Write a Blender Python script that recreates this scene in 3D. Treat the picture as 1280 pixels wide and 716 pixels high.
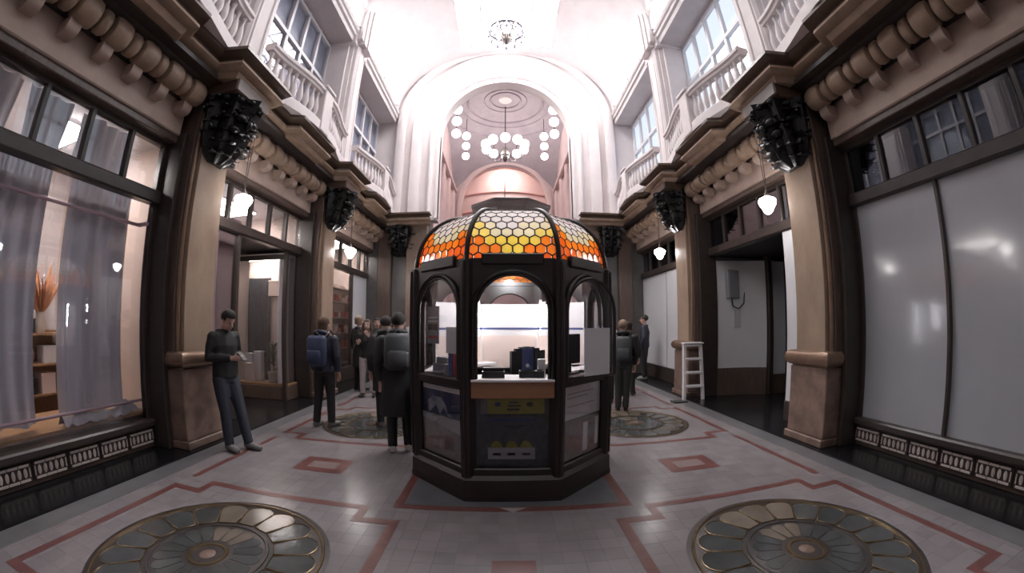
import bpy, bmesh, math, random
from mathutils import Vector, Matrix, noise
PI = math.pi
random.seed(7)
sc = bpy.context.scene
COL = sc.collection
for o in list(bpy.data.objects):
    bpy.data.objects.remove(o)

# ------------------------------------------------------------------ camera
FPX, KD, CYPX = 480.0, -0.045, 387.0          # wide lens in pixels of a 1280x716 frame
cd = bpy.data.cameras.new('camera'); cam = bpy.data.objects.new('camera', cd)
COL.objects.link(cam); sc.camera = cam
cd.type = 'PANO'; cd.panorama_type = 'FISHEYE_LENS_POLYNOMIAL'
cd.fisheye_fov = math.radians(200)
cd.sensor_fit = 'HORIZONTAL'; cd.sensor_width = 36; cd.sensor_height = 36*716/1280
_q = 1280/36/FPX
cd.fisheye_polynomial_k0 = 0; cd.fisheye_polynomial_k1 = -_q; cd.fisheye_polynomial_k2 = 0
cd.fisheye_polynomial_k3 = -KD*_q**3; cd.fisheye_polynomial_k4 = 0
cd.shift_y = (CYPX-358)/716
cd.clip_start = 0.05
cam.location = (-0.03, 0, 1.58)
cam.rotation_euler = (PI/2+0.04, 0, -10/480.0)

# ------------------------------------------------------------------ world, exposure
w = bpy.data.worlds.new('world'); sc.world = w; w.use_nodes = True
w.node_tree.nodes['Background'].inputs[0].default_value = (0.62, 0.6, 0.72, 1)
w.node_tree.nodes['Background'].inputs[1].default_value = 0.25
sc.view_settings.view_transform = 'Standard'; sc.view_settings.look = 'None'
sc.view_settings.exposure = 0.35; sc.view_settings.gamma = 1.0
sc.view_settings.use_curve_mapping = False
LAY = (1.5, 1.8, 3.5, 21.0)                    # laylight strength per bay, back to front
LUN = (2.2, 3.0, 4.5, 9.0)                                    # lunette window strength

# ------------------------------------------------------------------ materials
MATS = {}
def mat(name, col, rough=0.5, metal=0.0, var=0.0, vscale=6.0, bump=0.0, bscale=30.0, col2=None, spec=0.5,
        coat=0.0, rand=0.0, detail=4.0, emit=None, estr=0.0, stretch=(1, 1, 1), thr=None):
    m = bpy.data.materials.new(name); m.use_nodes = True; MATS[name] = m
    nt = m.node_tree; b = nt.nodes['Principled BSDF']
    b.inputs['Base Color'].default_value = (*col, 1); b.inputs['Roughness'].default_value = rough
    b.inputs['Metallic'].default_value = metal; b.inputs['Specular IOR Level'].default_value = spec
    b.inputs['Coat Weight'].default_value = coat; b.inputs['Coat Roughness'].default_value = 0.08
    last = None
    if var > 0 or bump > 0:
        tc = nt.nodes.new('ShaderNodeTexCoord'); mp = nt.nodes.new('ShaderNodeMapping')
        geo = nt.nodes.new('ShaderNodeNewGeometry')
        nt.links.new(geo.outputs['Position'], mp.inputs['Vector']); mp.inputs['Scale'].default_value = stretch
    if var > 0:
        n = nt.nodes.new('ShaderNodeTexNoise'); n.inputs['Scale'].default_value = vscale
        n.inputs['Detail'].default_value = detail; n.inputs['Roughness'].default_value = 0.62
        nt.links.new(mp.outputs[0], n.inputs['Vector'])
        r = nt.nodes.new('ShaderNodeValToRGB')
        lo, hi = thr or (0.3, 0.72)
        r.color_ramp.elements[0].position = lo; r.color_ramp.elements[1].position = hi
        c2 = col2 or tuple(c*(1-var) for c in col)
        r.color_ramp.elements[0].color = (*c2, 1); r.color_ramp.elements[1].color = (*col, 1)
        nt.links.new(n.outputs['Fac'], r.inputs['Fac']); last = r.outputs[0]
    if rand > 0:
        oi = nt.nodes.new('ShaderNodeObjectInfo'); g2 = nt.nodes.new('ShaderNodeNewGeometry')
        ad = nt.nodes.new('ShaderNodeMath'); ad.operation = 'ADD'
        fr = nt.nodes.new('ShaderNodeMath'); fr.operation = 'FRACT'
        nt.links.new(oi.outputs['Random'], ad.inputs[0]); nt.links.new(g2.outputs['Random Per Island'], ad.inputs[1])
        nt.links.new(ad.outputs[0], fr.inputs[0])
        mr = nt.nodes.new('ShaderNodeMapRange'); mr.inputs['To Min'].default_value = 1-rand; mr.inputs['To Max'].default_value = 1+rand*0.5
        nt.links.new(fr.outputs[0], mr.inputs['Value'])
        hs = nt.nodes.new('ShaderNodeHueSaturation'); nt.links.new(mr.outputs[0], hs.inputs['Value'])
        if last: nt.links.new(last, hs.inputs['Color'])
        else: hs.inputs['Color'].default_value = (*col, 1)
        last = hs.outputs[0]
    if last: nt.links.new(last, b.inputs['Base Color'])
    if bump > 0:
        n2 = nt.nodes.new('ShaderNodeTexNoise'); n2.inputs['Scale'].default_value = bscale; n2.inputs['Detail'].default_value = 3
        nt.links.new(mp.outputs[0], n2.inputs['Vector'])
        bp = nt.nodes.new('ShaderNodeBump'); bp.inputs['Strength'].default_value = bump; bp.inputs['Distance'].default_value = 0.02
        nt.links.new(n2.outputs['Fac'], bp.inputs['Height']); nt.links.new(bp.outputs[0], b.inputs['Normal'])
    if emit:
        b.inputs['Emission Color'].default_value = (*emit, 1); b.inputs['Emission Strength'].default_value = estr
    return m
def glass(name, tint=(1, 1, 1), refl=0.12, rough=0.02, top=0.6):
    m = bpy.data.materials.new(name); m.use_nodes = True; MATS[name] = m
    nt = m.node_tree; nt.nodes.clear(); o = nt.nodes.new('ShaderNodeOutputMaterial')
    t = nt.nodes.new('ShaderNodeBsdfTransparent'); t.inputs[0].default_value = (*tint, 1)
    g = nt.nodes.new('ShaderNodeBsdfGlossy'); g.inputs['Roughness'].default_value = rough
    lw = nt.nodes.new('ShaderNodeLayerWeight'); lw.inputs[0].default_value = 0.25
    mr = nt.nodes.new('ShaderNodeMapRange'); mr.inputs['To Min'].default_value = refl; mr.inputs['To Max'].default_value = top
    mx = nt.nodes.new('ShaderNodeMixShader')
    nt.links.new(lw.outputs['Fresnel'], mr.inputs['Value']); nt.links.new(mr.outputs[0], mx.inputs[0])
    nt.links.new(t.outputs[0], mx.inputs[1]); nt.links.new(g.outputs[0], mx.inputs[2]); nt.links.new(mx.outputs[0], o.inputs[0])
    return m
def stained(name, col):
    m = bpy.data.materials.new(name); m.use_nodes = True; MATS[name] = m
    nt = m.node_tree; nt.nodes.clear(); o = nt.nodes.new('ShaderNodeOutputMaterial')
    tl = nt.nodes.new('ShaderNodeBsdfTranslucent'); tl.inputs[0].default_value = (*col, 1)
    df = nt.nodes.new('ShaderNodeBsdfDiffuse'); df.inputs[0].default_value = (*col, 1)
    gl = nt.nodes.new('ShaderNodeBsdfGlossy'); gl.inputs['Roughness'].default_value = 0.12
    a = nt.nodes.new('ShaderNodeMixShader'); a.inputs[0].default_value = 0.3
    c = nt.nodes.new('ShaderNodeMixShader'); c.inputs[0].default_value = 0.07
    nt.links.new(tl.outputs[0], a.inputs[1]); nt.links.new(df.outputs[0], a.inputs[2])
    nt.links.new(a.outputs[0], c.inputs[1]); nt.links.new(gl.outputs[0], c.inputs[2]); nt.links.new(c.outputs[0], o.inputs[0])
    return m
def emission(name, col, s):
    m = bpy.data.materials.new(name); m.use_nodes = True; MATS[name] = m
    nt = m.node_tree; nt.nodes.clear(); o = nt.nodes.new('ShaderNodeOutputMaterial')
    e = nt.nodes.new('ShaderNodeEmission'); e.inputs[0].default_value = (*col, 1); e.inputs[1].default_value = s
    nt.links.new(e.outputs[0], o.inputs[0]); return m

mat('tile', (0.25, 0.226, 0.232), 0.22, var=0.16, vscale=3, rand=0.10, bump=0.05, bscale=9)
mat('grout', (0.15, 0.135, 0.14), 0.6)
mat('red_inlay', (0.17, 0.068, 0.06), 0.3, var=0.3, vscale=9)
mat('grey_marble', (0.16, 0.158, 0.165), 0.3, var=0.3, vscale=4)
mat('slab_grey', (0.13, 0.135, 0.145), 0.3, var=0.3, vscale=5)
mat('inset_stone', (0.25, 0.19, 0.18), 0.3, var=0.2, vscale=8)
mat('pale_inlay', (0.42, 0.37, 0.36), 0.3, var=0.2, vscale=8)
mat('black_granite', (0.012, 0.012, 0.014), 0.22, var=0.5, vscale=20)
mat('rosette_frame', (0.085, 0.075, 0.072), 0.33, metal=0.35, var=0.35, vscale=7, bump=0.1)
mat('brass', (0.25, 0.18, 0.10), 0.3, metal=0.8, var=0.4, vscale=9)
mat('rosette_glass', (0.085, 0.09, 0.09), 0.16, var=0.35, vscale=5, rand=0.2, bump=0.1, bscale=14)
mat('rosette_glass_warm', (0.22, 0.185, 0.15), 0.18, var=0.3, vscale=5, rand=0.15)
mat('marble_tan', (0.40, 0.305, 0.225), 0.22, var=0.3, vscale=2.6, col2=(0.28, 0.2, 0.15), bump=0.02, stretch=(1, 1, 0.5))
mat('marble_ped', (0.27, 0.185, 0.145), 0.33, var=0.45, vscale=5, col2=(0.13, 0.085, 0.068))
mat('bronze', (0.30, 0.2, 0.14), 0.32, metal=0.55, var=0.3, vscale=6)
mat('wood_brown', (0.125, 0.085, 0.068), 0.35, var=0.4, vscale=7, stretch=(3, 3, 0.4))
mat('dark_frame', (0.05, 0.038, 0.033), 0.35, var=0.3, vscale=8)
mat('cornice_tan', (0.40, 0.28, 0.20), 0.42, var=0.35, vscale=5, bump=0.06)
mat('cornice_dark', (0.115, 0.072, 0.05), 0.36, var=0.4, vscale=5)
mat('fascia_pink', (0.48, 0.36, 0.30), 0.5, var=0.22, vscale=3, bump=0.05)
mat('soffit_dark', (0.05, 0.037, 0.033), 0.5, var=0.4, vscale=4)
mat('iron_black', (0.016, 0.015, 0.017), 0.3, metal=0.3, var=0.5, vscale=18, bump=0.25, bscale=40)
mat('plaster', (0.76, 0.69, 0.685), 0.6, var=0.12, vscale=1.6, bump=0.04, bscale=18)
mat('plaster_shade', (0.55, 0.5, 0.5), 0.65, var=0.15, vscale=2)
mat('plaster_pink', (0.70, 0.54, 0.53), 0.65, var=0.15, vscale=1.5)
mat('plaster_lilac', (0.42, 0.36, 0.39), 0.65, var=0.2, vscale=1.7)
mat('plaster_rose', (0.62, 0.36, 0.34), 0.65, var=0.12, vscale=1.7)
mat('stone_end', (0.25, 0.18, 0.14), 0.35, var=0.3, vscale=3)
mat('stone_grey', (0.17, 0.16, 0.16), 0.35, var=0.3, vscale=3)
mat('white_frame', (0.62, 0.6, 0.62), 0.45)
mat('blind_blue', (0.60, 0.68, 0.78), 0.55, var=0.15, vscale=2)
mat('blind_grey', (0.30, 0.33, 0.40), 0.5, var=0.3, vscale=1.5)
mat('white_board', (0.62, 0.62, 0.64), 0.16, var=0.08, vscale=1.2, coat=0.3)
mat('white_wash', (0.40, 0.41, 0.44), 0.14, var=0.1, vscale=0.9, coat=0.35)
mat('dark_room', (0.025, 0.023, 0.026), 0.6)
mat('cream_wall', (0.62, 0.50, 0.44), 0.6, var=0.12, vscale=1.5)
mat('tile_cream', (0.52, 0.45, 0.41), 0.35, rand=0.15)
mat('tile_dark', (0.045, 0.03, 0.03), 0.35)
mat('kiosk_wood', (0.018, 0.010, 0.010), 0.33, var=0.4, vscale=8, stretch=(2, 2, 0.5))
mat('kiosk_base', (0.028, 0.017, 0.016), 0.38, var=0.35, vscale=6)
mat('kiosk_cap', (0.20, 0.17, 0.175), 0.42, metal=0.3, var=0.3, vscale=6)
mat('counter_wood', (0.34, 0.165, 0.085), 0.35, var=0.25, vscale=9, stretch=(0.4, 3, 3))
mat('lead', (0.02, 0.016, 0.016), 0.45, metal=0.4)
mat('white_paint', (0.72, 0.70, 0.71), 0.5, var=0.1, vscale=4)
mat('paper', (0.66, 0.65, 0.67), 0.6, var=0.06, vscale=5)
mat('paper_pink', (0.70, 0.58, 0.53), 0.6)
mat('blue_print', (0.06, 0.08, 0.22), 0.5)
mat('navy_print', (0.02, 0.03, 0.09), 0.5)
mat('yellow_print', (0.24, 0.21, 0.035), 0.5, var=0.25, vscale=30)
mat('black_plastic', (0.015, 0.014, 0.016), 0.3)
mat('grey_plastic', (0.25, 0.25, 0.27), 0.4)
mat('photo_brown', (0.20, 0.165, 0.155), 0.35, var=0.6, vscale=22, col2=(0.07, 0.06, 0.06))
mat('photo_dark', (0.06, 0.065, 0.075), 0.3, var=0.6, vscale=16, col2=(0.015, 0.016, 0.02))
mat('red_print', (0.35, 0.05, 0.05), 0.5)
mat('sheer', (0.70, 0.68, 0.72), 0.8, var=0.12, vscale=3)
mat('pink_rail', (0.50, 0.36, 0.40), 0.5)
mat('cloth_white', (0.55, 0.53, 0.55), 0.7, var=0.35, vscale=9)
mat('wood_warm', (0.42, 0.24, 0.12), 0.4, var=0.3, vscale=8, stretch=(0.5, 3, 3))
mat('leaf', (0.07, 0.10, 0.045), 0.45, var=0.4, vscale=14)
mat('pot', (0.45, 0.40, 0.36), 0.5)
mat('orange_cloth', (0.55, 0.26, 0.14), 0.7, var=0.3, vscale=10)
mat('skin', (0.50, 0.31, 0.25), 0.5)
mat('skin_pale', (0.58, 0.40, 0.34), 0.5)
mat('hair_dark', (0.02, 0.015, 0.013), 0.75, var=0.4, vscale=50, stretch=(1, 1, 0.15))
mat('hair_brown', (0.11, 0.06, 0.035), 0.75, var=0.4, vscale=50, stretch=(1, 1, 0.15))
mat('hair_blond', (0.34, 0.24, 0.17), 0.75, var=0.4, vscale=50, stretch=(1, 1, 0.15))
mat('hair_grey', (0.22, 0.2, 0.19), 0.5, var=0.4, vscale=50)
mat('jacket_black', (0.014, 0.013, 0.016), 0.6, var=0.4, vscale=12, bump=0.25, bscale=14)
mat('jacket_grey', (0.014, 0.0135, 0.015), 0.65, var=0.4, vscale=12, bump=0.25, bscale=14)
mat('jacket_navy', (0.02, 0.022, 0.04), 0.55, var=0.4, vscale=12, bump=0.25, bscale=14)
mat('jeans', (0.024, 0.028, 0.042), 0.7, var=0.5, vscale=7, col2=(0.02, 0.023, 0.035), bump=0.2, bscale=20)
mat('trousers_black', (0.012, 0.011, 0.013), 0.65, var=0.3, vscale=10, bump=0.2, bscale=18)
mat('trousers_olive', (0.035, 0.035, 0.033), 0.65, var=0.3, vscale=10, bump=0.2, bscale=18)
mat('trousers_pale', (0.50, 0.44, 0.44), 0.7, var=0.25, vscale=8, bump=0.2, bscale=18)
mat('shoe_grey', (0.16, 0.155, 0.15), 0.6)
mat('shoe_white', (0.62, 0.58, 0.52), 0.55)
mat('shoe_black', (0.015, 0.014, 0.014), 0.45)
mat('pack_blue', (0.035, 0.05, 0.11), 0.6, var=0.3, vscale=12)
mat('pack_grey', (0.05, 0.055, 0.06), 0.6, var=0.3, vscale=12)
mat('lamp_metal', (0.12, 0.1, 0.09), 0.35, metal=0.7)
mat('crystal', (0.22, 0.2, 0.25), 0.2, metal=0.2)
glass('pane_clear', (0.94, 0.94, 0.96), 0.06)
glass('pane_upper', (0.95, 0.95, 0.97), 0.02, top=0.2)
glass('pane_dark', (0.55, 0.55, 0.6), 0.10)
glass('pane_kiosk', (0.95, 0.95, 0.96), 0.008, top=0.22)
stained('hex_amber', (0.85, 0.30, 0.05)); stained('hex_orange', (0.90, 0.42, 0.08))
stained('hex_yellow', (0.90, 0.76, 0.26)); stained('hex_pale', (0.90, 0.84, 0.66)); stained('hex_clear', (0.90, 0.86, 0.84))
emission('lamp_glow', (1.0, 0.95, 0.93), 36.0)
emission('globe_glow', (1.0, 0.93, 0.92), 6.0)
emission('chand_glow', (1.0, 0.95, 0.93), 12.0)
emission('window_light', (0.80, 0.89, 1.0), 1.1)
emission('tube_glow', (0.97, 0.97, 1.0), 110.0)
emission('shop_light', (1.0, 0.92, 0.85), 42.0)
for i in range(4): emission('laylight_%d' % i, (0.99, 0.96, 0.97), LAY[i]); emission('lunette_%d' % i, (0.95, 0.97, 1.0), LUN[i])

# ------------------------------------------------------------------ mesh helpers
class MB:
    def __init__(s): s.v = []; s.f = []; s.m = []; s.cm = 0
    def _add(s, vs, fs):
        n = len(s.v); s.v += [tuple(p) for p in vs]
        for f in fs: s.f.append(tuple(i+n for i in f)); s.m.append(s.cm)
        return s
    def box(s, x0, x1, y0, y1, z0, z1):
        x0, x1 = min(x0, x1), max(x0, x1); y0, y1 = min(y0, y1), max(y0, y1); z0, z1 = min(z0, z1), max(z0, z1)
        return s._add([(x0,y0,z0),(x1,y0,z0),(x1,y1,z0),(x0,y1,z0),(x0,y0,z1),(x1,y0,z1),(x1,y1,z1),(x0,y1,z1)],
                      [(0,3,2,1),(4,5,6,7),(0,1,5,4),(1,2,6,5),(2,3,7,6),(3,0,4,7)])
    def bar(s, a, b, wx, wz, up=(0, 0, 1)):
        a, b = Vector(a), Vector(b); d = (b-a).normalized(); u = Vector(up)
        if abs(d.dot(u)) > 0.98: u = Vector((1, 0, 0))
        r = d.cross(u).normalized()*wx/2; t = r.cross(d).normalized()*wz/2
        vs = [a-r-t, a+r-t, a+r+t, a-r+t, b-r-t, b+r-t, b+r+t, b-r+t]
        return s._add(vs, [(0,3,2,1),(4,5,6,7),(0,1,5,4),(1,2,6,5),(2,3,7,6),(3,0,4,7)])
    def prism(s, poly, a0, a1, f):
        """poly of 2D points, extruded between a0 and a1; f(u,v,a) -> 3D"""
        n = len(poly); vs = [f(u, v, a0) for u, v in poly]+[f(u, v, a1) for u, v in poly]
        fs = [tuple(range(n-1, -1, -1)), tuple(range(n, 2*n))]+[(i, (i+1) % n, (i+1) % n+n, i+n) for i in range(n)]
        return s._add(vs, fs)
    def lathe(s, prof, c=(0, 0, 0), n=16, a0=0.0, axis='z', caps=True):
        vs = []; k = len(prof)
        for i in range(n):
            a = a0+2*PI*i/n; ca, sa = math.cos(a), math.sin(a)
            for r, z in prof:
                p = {'z': (r*ca, r*sa, z), 'y': (r*ca, z, r*sa), 'x': (z, r*ca, r*sa)}[axis]
                vs.append((c[0]+p[0], c[1]+p[1], c[2]+p[2]))
        fs = [(i*k+j, ((i+1) % n)*k+j, ((i+1) % n)*k+j+1, i*k+j+1) for i in range(n) for j in range(k-1)]
        if caps:
            if prof[0][0] > 1e-5: fs.append(tuple(i*k for i in range(n-1, -1, -1)))
            if prof[-1][0] > 1e-5: fs.append(tuple(i*k+k-1 for i in range(n)))
        return s._add(vs, fs)
    def sphere(s, c, r, n=12, m=8, sq=(1, 1, 1)):
        vs = [(c[0], c[1], c[2]+r*sq[2])]
        for j in range(1, m):
            t = PI*j/m
            for i in range(n):
                a = 2*PI*i/n
                vs.append((c[0]+r*sq[0]*math.sin(t)*math.cos(a), c[1]+r*sq[1]*math.sin(t)*math.sin(a), c[2]+r*sq[2]*math.cos(t)))
        vs.append((c[0], c[1], c[2]-r*sq[2])); L = len(vs)-1
        fs = [(0, 1+i, 1+(i+1) % n) for i in range(n)]
        for j in range(m-2):
            b = 1+j*n
            fs += [(b+i, b+n+i, b+n+(i+1) % n, b+(i+1) % n) for i in range(n)]
        b = 1+(m-2)*n
        fs += [(b+(i+1) % n, b+i, L) for i in range(n)]
        return s._add(vs, fs)
    def tube(s, pts, r, n=8, closed=False, flat=None):
        pts = [Vector(p) for p in pts]; N = len(pts)
        rs = r if isinstance(r, (list, tuple)) else [r]*N
        ref = None; rings = []
        for i, p in enumerate(pts):
            a = pts[(i-1) % N] if (closed or i > 0) else p; b = pts[(i+1) % N] if (closed or i < N-1) else p
            d = (b-a).normalized() if (b-a).length > 1e-9 else Vector((0, 0, 1))
            if ref is None:
                ref = Vector(flat) if flat else (Vector((1, 0, 0)) if abs(d.x) < 0.8 else Vector((0, 1, 0)))
            u = (ref-d*ref.dot(d)); u = u.normalized() if u.length > 1e-6 else d.orthogonal().normalized()
            v = d.cross(u); ref = u
            R = rs[i]; ra, rb = R if isinstance(R, tuple) else (R, R)
            rings.append([p+u*math.cos(2*PI*k/n)*ra+v*math.sin(2*PI*k/n)*rb for k in range(n)])
        vs = [q for ring in rings for q in ring]; fs = []
        for i in range(N if closed else N-1):
            j = (i+1) % N
            fs += [(i*n+k, i*n+(k+1) % n, j*n+(k+1) % n, j*n+k) for k in range(n)]
        if not closed:
            fs += [tuple(range(n-1, -1, -1)), tuple((N-1)*n+k for k in range(n))]
        return s._add(vs, fs)
    def sweep(s, path, prof, f, closed=False, solid=True):
        """path: 2D plan points (y, d); prof: (offset towards smaller d, z); f(y,d,z)->3D. miter joints"""
        N = len(path); P = [Vector(p) for p in path]; vs = []; k = len(prof)
        for i in range(N):
            a = P[i]-P[i-1] if i > 0 else None; b = P[i+1]-P[i] if i < N-1 else None
            if closed:
                a = P[i]-P[i-1]; b = P[(i+1) % N]-P[i]
            na = Vector((a.y, -a.x)).normalized() if a is not None else None
            nb = Vector((b.y, -b.x)).normalized() if b is not None else None
            if na is None: m = nb
            elif nb is None: m = na
            else:
                m = (na+nb)
                m = m/(max(m.length_squared/2, 0.3)) if m.length > 1e-6 else na
            for o, z in prof:
                q = P[i]+m*o
                vs.append(f(q.x, q.y, z))
        fs = []
        for i in range(N if closed else N-1):
            j = (i+1) % N
            fs += [(i*k+t, j*k+t, j*k+(t+1) % k, i*k+(t+1) % k) for t in range(k if solid else k-1)]
        if not closed and solid:
            fs += [tuple(range(k-1, -1, -1)), tuple((N-1)*k+t for t in range(k))]
        return s._add(vs, fs)
    def mesh(s, name, mats, smooth=35, bevel=0.0, fix=True):
        me = bpy.data.meshes.new(name); me.from_pydata(s.v, [], s.f)
        ml = mats if isinstance(mats, (list, tuple)) else [mats]
        for m in ml: me.materials.append(MATS[m])
        if len(ml) > 1: me.polygons.foreach_set('material_index', s.m)
        if fix or bevel:
            bm = bmesh.new(); bm.from_mesh(me)
            if bevel:
                bmesh.ops.bevel(bm, geom=bm.edges[:], offset=bevel, segments=1, affect='EDGES', clamp_overlap=True)
            bmesh.ops.recalc_face_normals(bm, faces=bm.faces[:])
            bm.to_mesh(me); bm.free()
        if smooth:
            me.polygons.foreach_set('use_smooth', [True]*len(me.polygons))
            me.set_sharp_from_angle(angle=math.radians(smooth))
        me.update(); return me
    def build(s, name, mats, parent=None, smooth=35, bevel=0.0, loc=(0, 0, 0), rz=0.0, fix=True, kind=None):
        return link(name, s.mesh(name, mats, smooth, bevel, fix), parent, loc, rz, kind)
def link(name, me, parent=None, loc=(0, 0, 0), rz=0.0, kind=None, rot=None, scale=None):
    o = bpy.data.objects.new(name, me); COL.objects.link(o)
    o.location = loc; o.rotation_euler = rot or (0, 0, rz)
    if scale: o.scale = scale
    if parent: o.parent = parent
    if kind: o['kind'] = kind
    return o
def empty(name, loc=(0, 0, 0), rz=0.0, parent=None):
    o = bpy.data.objects.new(name, None); COL.objects.link(o); o.location = loc; o.rotation_euler = (0, 0, rz)
    o.empty_display_size = 0.1
    if parent: o.parent = parent
    return o
def tag(o, label, cat, group=None):
    o['label'] = label; o['category'] = cat
    if group: o['group'] = group
    return o
def struct(o, label=None, cat=None):
    o['kind'] = 'structure'
    if label: o['label'] = label
    if cat: o['category'] = cat
    return o
def copy_tree(o, parent=None):
    c = o.copy(); COL.objects.link(c); c.parent = parent
    for ch in [x for x in bpy.data.objects if x.parent == o]: copy_tree(ch, c)
    return c
SIDE = {-1: 'left', 1: 'right'}

# ------------------------------------------------------------------ layout (metres; x across, y into the arcade, z up)
YP = [0.1, 4.0, 7.9, 11.95]         # pillar centres along both walls
HB = 0.42                           # half a pillar with its jambs
EW = 11.8                           # face of the end wall
MED = [1.92, 5.85, 9.8]             # centres of the floor rosettes
KX, KY = 0.045, 4.28                # kiosk centre
ZC = 5.0                            # top of the main cornice

# ------------------------------------------------------------------ floor
floor = MB().box(-7.5, 7.5, -6, 24, -0.3, -0.004).build('floor', 'grout', smooth=0)
struct(floor, 'pinkish grey tiled arcade floor with red inlaid bands', 'floor')
TS = 0.145
tile_me = MB().box(-TS/2+0.0006, TS/2-0.0006, -TS/2+0.0006, TS/2-0.0006, -0.004, 0.0).mesh('tile', 'tile', 0)
def covered(x, y):
    for my in MED:
        if (abs(x)-2.05)**2+(y-my)**2 < 0.80**2: return True
    return abs(x-KX) < 0.82 and abs(y-KY) < 0.82
cells = []
nx = int(3.48/TS)
for i in range(-nx, nx+1):
    for j in range(int(-1.5/TS), int(13/TS)):
        x, y = i*TS, j*TS
        if not covered(x, y): cells.append((x, y))
vis = sorted([c for c in cells if c[1] > 0.55 and abs(c[0]) < 2.3*c[1]+0.2 and c[1] > 2.02-0.32*abs(c[0])], key=lambda c: c[0]**2+c[1]**2)
near = set(vis[:300])
for c in vis[:300]: link('tile', tile_me, floor, (c[0], c[1], 0))
m = MB()
for x, y in cells:
    if (x, y) not in near: m.box(x-TS/2+0.0006, x+TS/2-0.0006, y-TS/2+0.0006, y+TS/2-0.0006, -0.004, 0)
m.build('tile_field', 'tile', floor, 0, fix=False, kind='stuff')
def poly_slab(name, pts, z, matn, parent, h=0.004):
    return MB().prism(pts, z-h, z, lambda u, v, a: (u, v, a)).build(name, matn, parent, 0)
def band(name, path, wd, matn, closed=False, z=0.0016):
    mb = MB(); prof = [(-wd/2, z-0.005), (wd/2, z-0.005), (wd/2, z), (-wd/2, z)]
    return mb.sweep(path, prof, lambda a, b, c: (a, b, c), closed=closed).build(name, matn, floor, 0)
for s in (-1, 1):
    # grey border strip and black granite step along the shop fronts
    MB().box(s*3.47, s*3.75, -4, 12, -0.004, 0.0012).build('border_strip', 'grey_marble', floor, 0)
    for cy in MED:
        a, b, hx, hy, n = 2.06*s, cy, 1.15, 1.08, 0.32
        P = [(a-hx+n, b-hy), (a+hx-n, b-hy), (a+hx-n, b-hy+n*0.7), (a+hx, b-hy+n*0.7), (a+hx, b+hy-n*0.7), (a+hx-n, b+hy-n*0.7),
             (a+hx-n, b+hy), (a-hx+n, b+hy), (a-hx+n, b+hy-n*0.7), (a-hx, b+hy-n*0.7), (a-hx, b-hy+n*0.7), (a-hx+n, b-hy+n*0.7)]
        band('red_band', P, 0.085, 'red_inlay', True)
    for y0, y1 in ((-0.8, 0.78), (3.05, 4.72), (6.98, 8.66)):
        MB().box(s*3.17, s*3.25, y0, y1, -0.003, 0.0016).build('red_band', 'red_inlay', floor, 0)
    for cy in (3.9, 7.8):
        o = MB().box(s*2.05-0.3, s*2.05+0.3, cy-0.22, cy+0.22, -0.003, 0.0016).build('red_panel', 'red_inlay', floor, 0)
        MB().box(s*2.05-0.17, s*2.05+0.17, cy-0.1, cy+0.1, -0.002, 0.0024).build('inset', 'inset_stone', o, 0)
band('red_band', [(-0.95, 3.08), (1.04, 3.08), (1.04, 5.5), (-0.95, 5.5)], 0.085, 'red_inlay', True)
MB().box(-0.9, 0.99, 3.125, 5.45, -0.003, 0.0008).build('kiosk_slab', 'slab_grey', floor, 0)
poly_slab('pale_triangle', [(-0.07, 3.11), (0.045, 3.02), (0.16, 3.11)], 0.0024, 'pale_inlay', floor)
MB().box(-0.115, 0.175, 1.55, 2.30, -0.003, 0.0016).build('red_panel', 'red_inlay', floor, 0)

# floor rosettes: a wheel of glass cells set in a bronze grid
def rosette(cx, cy, label, warm):
    t = empty('floor_rosette', (cx, cy, 0)); tag(t, label, 'floor rosette', 'round glass rosettes set in the floor')
    R = 0.89; N = 18
    MB().lathe([(0.0, 0.002), (R-0.012, 0.002), (R, -0.004), (0.0, -0.004)], n=64, caps=False).build('backing', 'rosette_frame', t)
    def ring(r0, r1, h, name, mt):
        MB().lathe([(r0, 0.002), (r0+0.004, h), (r1-0.004, h), (r1, 0.002)], n=64, caps=False).build(name, mt, t)
    ring(R-0.07, R-0.045, 0.009, 'rim', 'brass'); ring(0.42, 0.445, 0.009, 'inner_ring', 'rosette_frame'); ring(0.12, 0.15, 0.009, 'hub_ring', 'brass')
    MB().lathe([(0.0, 0.012), (0.04, 0.012), (0.06, 0.004)], n=20, caps=False).build('hub', 'marble_ped', t)
    def cell(r0, r1, da, inset):
        pts = []
        w0 = r0*math.tan(da)-inset; w1 = r1*math.tan(da)-inset
        pts += [(r0, -w0), (r1-w1*0.9, -w1)]
        for k in range(1, 7):
            a = -PI/2+PI*k/7; pts.append((r1-w1*0.9+math.cos(a)*w1*0.9, math.sin(a)*w1))
        pts += [(r1-w1*0.9, w1), (r0, w0)]
        return pts
    pa = cell(0.475, 0.80, PI/N, 0.014); pb = cell(0.185, 0.40, PI/N, 0.011)
    mo = MB().prism(pa, 0.0, 0.0045, lambda u, v, a: (u, v, a)).mesh('pane', 'rosette_glass', 0)
    mow = MB().prism(pa, 0.0, 0.0045, lambda u, v, a: (u, v, a)).mesh('pane', 'rosette_glass_warm', 0)
    mi = MB().prism(pb, 0.0, 0.0045, lambda u, v, a: (u, v, a)).mesh('pane', 'rosette_glass', 0)
    miw = MB().prism(pb, 0.0, 0.0045, lambda u, v, a: (u, v, a)).mesh('pane', 'rosette_glass_warm', 0)
    lip = MB().tube([(u, v, 0.005) for u, v in pa], 0.006, 5, True).mesh('bead', 'brass', 60)
    for k in range(N):
        a = 2*PI*(k+0.5)/N
        wm = k in warm
        link('pane', mow if wm else mo, t, (0, 0, 0), a); link('pane', miw if wm else mi, t, (0, 0, 0), a)
        link('bead', lip, t, (0, 0, 0), a)
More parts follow.
